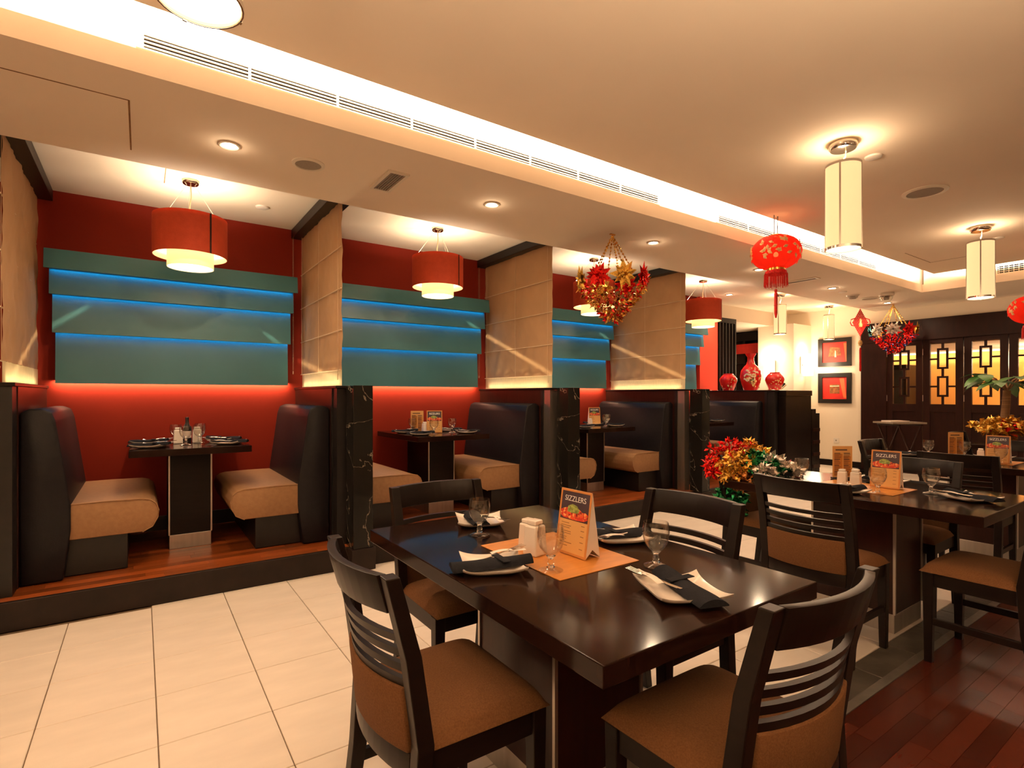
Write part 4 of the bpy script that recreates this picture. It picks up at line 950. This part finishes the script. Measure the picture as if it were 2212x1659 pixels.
# ------------------------------------------------------------------ end wall: pictures, socket, doors
def picture(z0, z1, label, kind):
    t = thing('framed_picture', label, 'picture', (XE, 4.745, (z0 + z1) / 2), 0, 'black framed red abstract pictures'); h = (z1 - z0) / 2; wd = .285
    fr = MB(); fr.box(-.035, -.002, -wd, wd, h - .075, h); fr.box(-.035, -.002, -wd, wd, -h, -h + .075); fr.box(-.035, -.002, -wd, -wd + .075, -h + .075, h - .075); fr.box(-.035, -.002, wd - .075, wd, -h + .075, h - .075)
    fr.build('frame', M['frame'], t)
    s = B(-.012, -.004, -wd + .075, wd - .075, -h + .075, h - .075).build('canvas', M['art_red'], t)
    if kind: MB().add([(-.013, -.08, .18), (-.013, -.16, .18), (-.013, -.20, -.18), (-.013, -.15, -.18)], [(0, 1, 2, 3)]).build('orange_stroke', M['art_or'], s); B(-.015, -.0125, -.085, .085, -.10, .07).build('brown_patch', M['art_br'], s); B(-.017, -.0151, -.08, .08, .03, .045).build('pale_stroke', M['petal'], s)
    else: MB().prism([(-.11, -.06), (.11, -.08), (.08, .10), (-.09, .08)], -.015, -.0125, 'x').build('brown_patch', M['art_br'], s); MB().prism([(-.03, -.09), (.0, -.09), (-.005, .03), (-.02, .03)], -.017, -.0151, 'x').build('pale_stroke', M['petal'], s); MB().add([(-.013, -.15, .16), (-.013, -.20, .16), (-.013, -.205, -.17), (-.013, -.19, -.17)], [(0, 1, 2, 3)]).build('orange_stroke', M['art_or'], s)
picture(1.83, 2.345, 'upper black framed red abstract picture on the white wall', 0); picture(1.152, 1.705, 'lower black framed red abstract picture with a brown square', 1)
t = thing('wall_socket', 'small white wall socket below the pictures', 'socket', (XE - .001, 4.72, .47)); B(-.012, 0, -.045, .045, -.045, .045).build('plate', M['plastic'], t, bevel=.003); B(-.014, -.0121, -.012, .012, -.012, .012).build('outlet', M['spk'], t)
# dark door wall
dwall = struct(B(XE - .06, XE + .10, .6, 4.29, 2.24, 2.539).box(XE - .06, XE + .10, 3.90, 4.289, .001, 2.239).box(XE - .075, XE - .0601, .6, 4.289, 2.20, 2.245).build('trim_5', M['door_wood']))
def leaf_door(n, y0, y1):
    cy_, hw = (y0 + y1) / 2, (y1 - y0) / 2 - .002
    t = bpy.data.objects.new('door_%d' % n, None); C.objects.link(t); t.location = (XE - .02, cy_, 0); struct(t)
    wz0, wz1, ww = 1.155, 2.13, .165; X0, X1 = -.025, .025
    for s in (-1, 1): B(X0, X1, min(s * hw, s * ww), max(s * hw, s * ww), .006, 2.238).build('stile', M['door_wood'], t, bevel=.002, seg=1)
    B(X0, X1, -ww, ww, wz1, 2.238).build('top_rail', M['door_wood'], t); B(X0, X1, -ww, ww, 1.03, wz0).build('middle_rail', M['door_wood'], t); B(X0, X1, -ww, ww, .006, .16).build('bottom_rail', M['door_wood'], t)
    B(-.012, .012, -ww, ww, .161, 1.029).build('lower_panel', M['door_wood'], t)
    B(.0, .005, -ww, ww, wz0, wz1).build('pane', M['pane'], t)
    H = wz1 - wz0; bz = lambda f_: wz1 - f_ * H; r = .017
    lat = []
    lat.append(B(-.016, -.001, -r, r, bz(.085), wz1)); lat.append(B(-.016, -.001, -r, r, bz(.54), bz(.425))); lat.append(B(-.016, -.001, -r, r, wz0, bz(.88)))
    for a, b in ((.085, .425), (.54, .88)):
        q = MB(); q.box(-.018, -.001, -.074, .074, bz(a) - .032, bz(a)); q.box(-.018, -.001, -.074, .074, bz(b), bz(b) + .032); q.box(-.018, -.001, -.074, -.044, bz(b) + .032, bz(a) - .032); q.box(-.018, -.001, .044, .074, bz(b) + .032, bz(a) - .032)
        q.build('lattice_box', M['door_wood'], t)
    for f_ in (.26, .71):
        for s in (-1, 1): lat.append(B(-.016, -.001, min(s * .0745, s * ww), max(s * .0745, s * ww), bz(f_) - .014, bz(f_) + .014))
    for q in lat: q.build('lattice_bar', M['door_wood'], t)
    for z in (.35, 1.25, 2.0): B(X0 - .008, X0 - .0005, hw - .006, hw + .002, z - .05, z + .05).build('hinge', M['steel'], t)
for n, (y0, y1) in enumerate([(3.39, 3.895), (2.86, 3.385), (2.335, 2.855), (1.80, 2.33), (1.27, 1.795), (.74, 1.265)]): leaf_door(n + 1, y0, y1)
# the room behind the doors
M['amber_wall'] = mat('amber_wall_paint', (.80, .36, .08), .8, noise=(2, .05))
struct(B(13.2, 13.3, -.5, 5.6, 0, 2.9).build('wall_lobby', M['amber_wall']))
struct(B(10.63, 13.2, -.5, 5.6, 2.13, 2.2).build('ceiling_lobby', M['cream']))
struct(B(10.63, 13.3, -.5, 5.6, -.12, 0).build('floor_lobby', M['tile']))
struct(B(10.63, 13.3, 5.6, 5.7, 0, 2.9).box(10.63, 13.3, -.6, -.5, 0, 2.9).build('wall_lobby_side', M['cream']))
t = thing('lobby_cabinet', 'dark cabinet silhouette seen through the second lattice door', 'cabinet', (12.6, 4.6, 0)); B(-.3, .3, -.35, .35, 0.002, 1.9).build('body', M['wood'], t, bevel=.004); B(-.31, -.301, -.3, .3, .2, 1.8).build('door_panel', M['black'], t)
strip('lobby_cove', (12.9, 2.5, 1.95), (.2, 0, 1), 5, .1, 40, (1, .86, .66), 'y')
point('lobby_lamp', (12.0, 2.2, 1.9), 45, WARM2, .15)

# folding tray stand
t = thing('tray_stand', 'folding tray stand with crossed red brown legs before the doors', 'tray stand', (9.3, 3.30, 0), -.55)
for y in (-.2, .2):
    for s in (-1, 1): MB().tube([(s * .19, y, 0.012), (-s * .17, y, .86)], .014, 8).build('leg', M['door_wood'], t, smooth=True)
for s in (-1, 1): MB().tube([(s * .17, -.22, .862), (s * .17, .22, .862)], .014, 8).build('top_bar', M['door_wood'], t, smooth=True)
MB().tube([(.09, -.2, .25), (.09, .2, .25)], .010, 6).build('brace', M['door_wood'], t)
t = thing('serving_tray', 'shallow pale tray resting on the folding stand', 'tray', (9.3, 3.30, .878), -.55)
B(-.25, .25, -.19, .19, 0, .008).build('base', M['steel'], t); B(-.26, .26, -.20, -.19, 0, .025).box(-.26, .26, .19, .20, 0, .025).box(-.26, -.25, -.19, .19, 0, .025).box(.25, .26, -.19, .19, 0, .025).build('rim', M['steel'], t)
for k in range(3): o = tag(B(-.14, .14, -.10, .10, 0, .010).build('paper_mat', M['paper']), ['lowest', 'middle', 'top'][k] + ' pale paper mat stacked on the tray', 'paper', 'paper mats on the tray'); o.location = (9.24 + .006 * k, 3.335, .888 + .0115 * k); o.rotation_euler = (0, 0, -.5 - .05 * k)
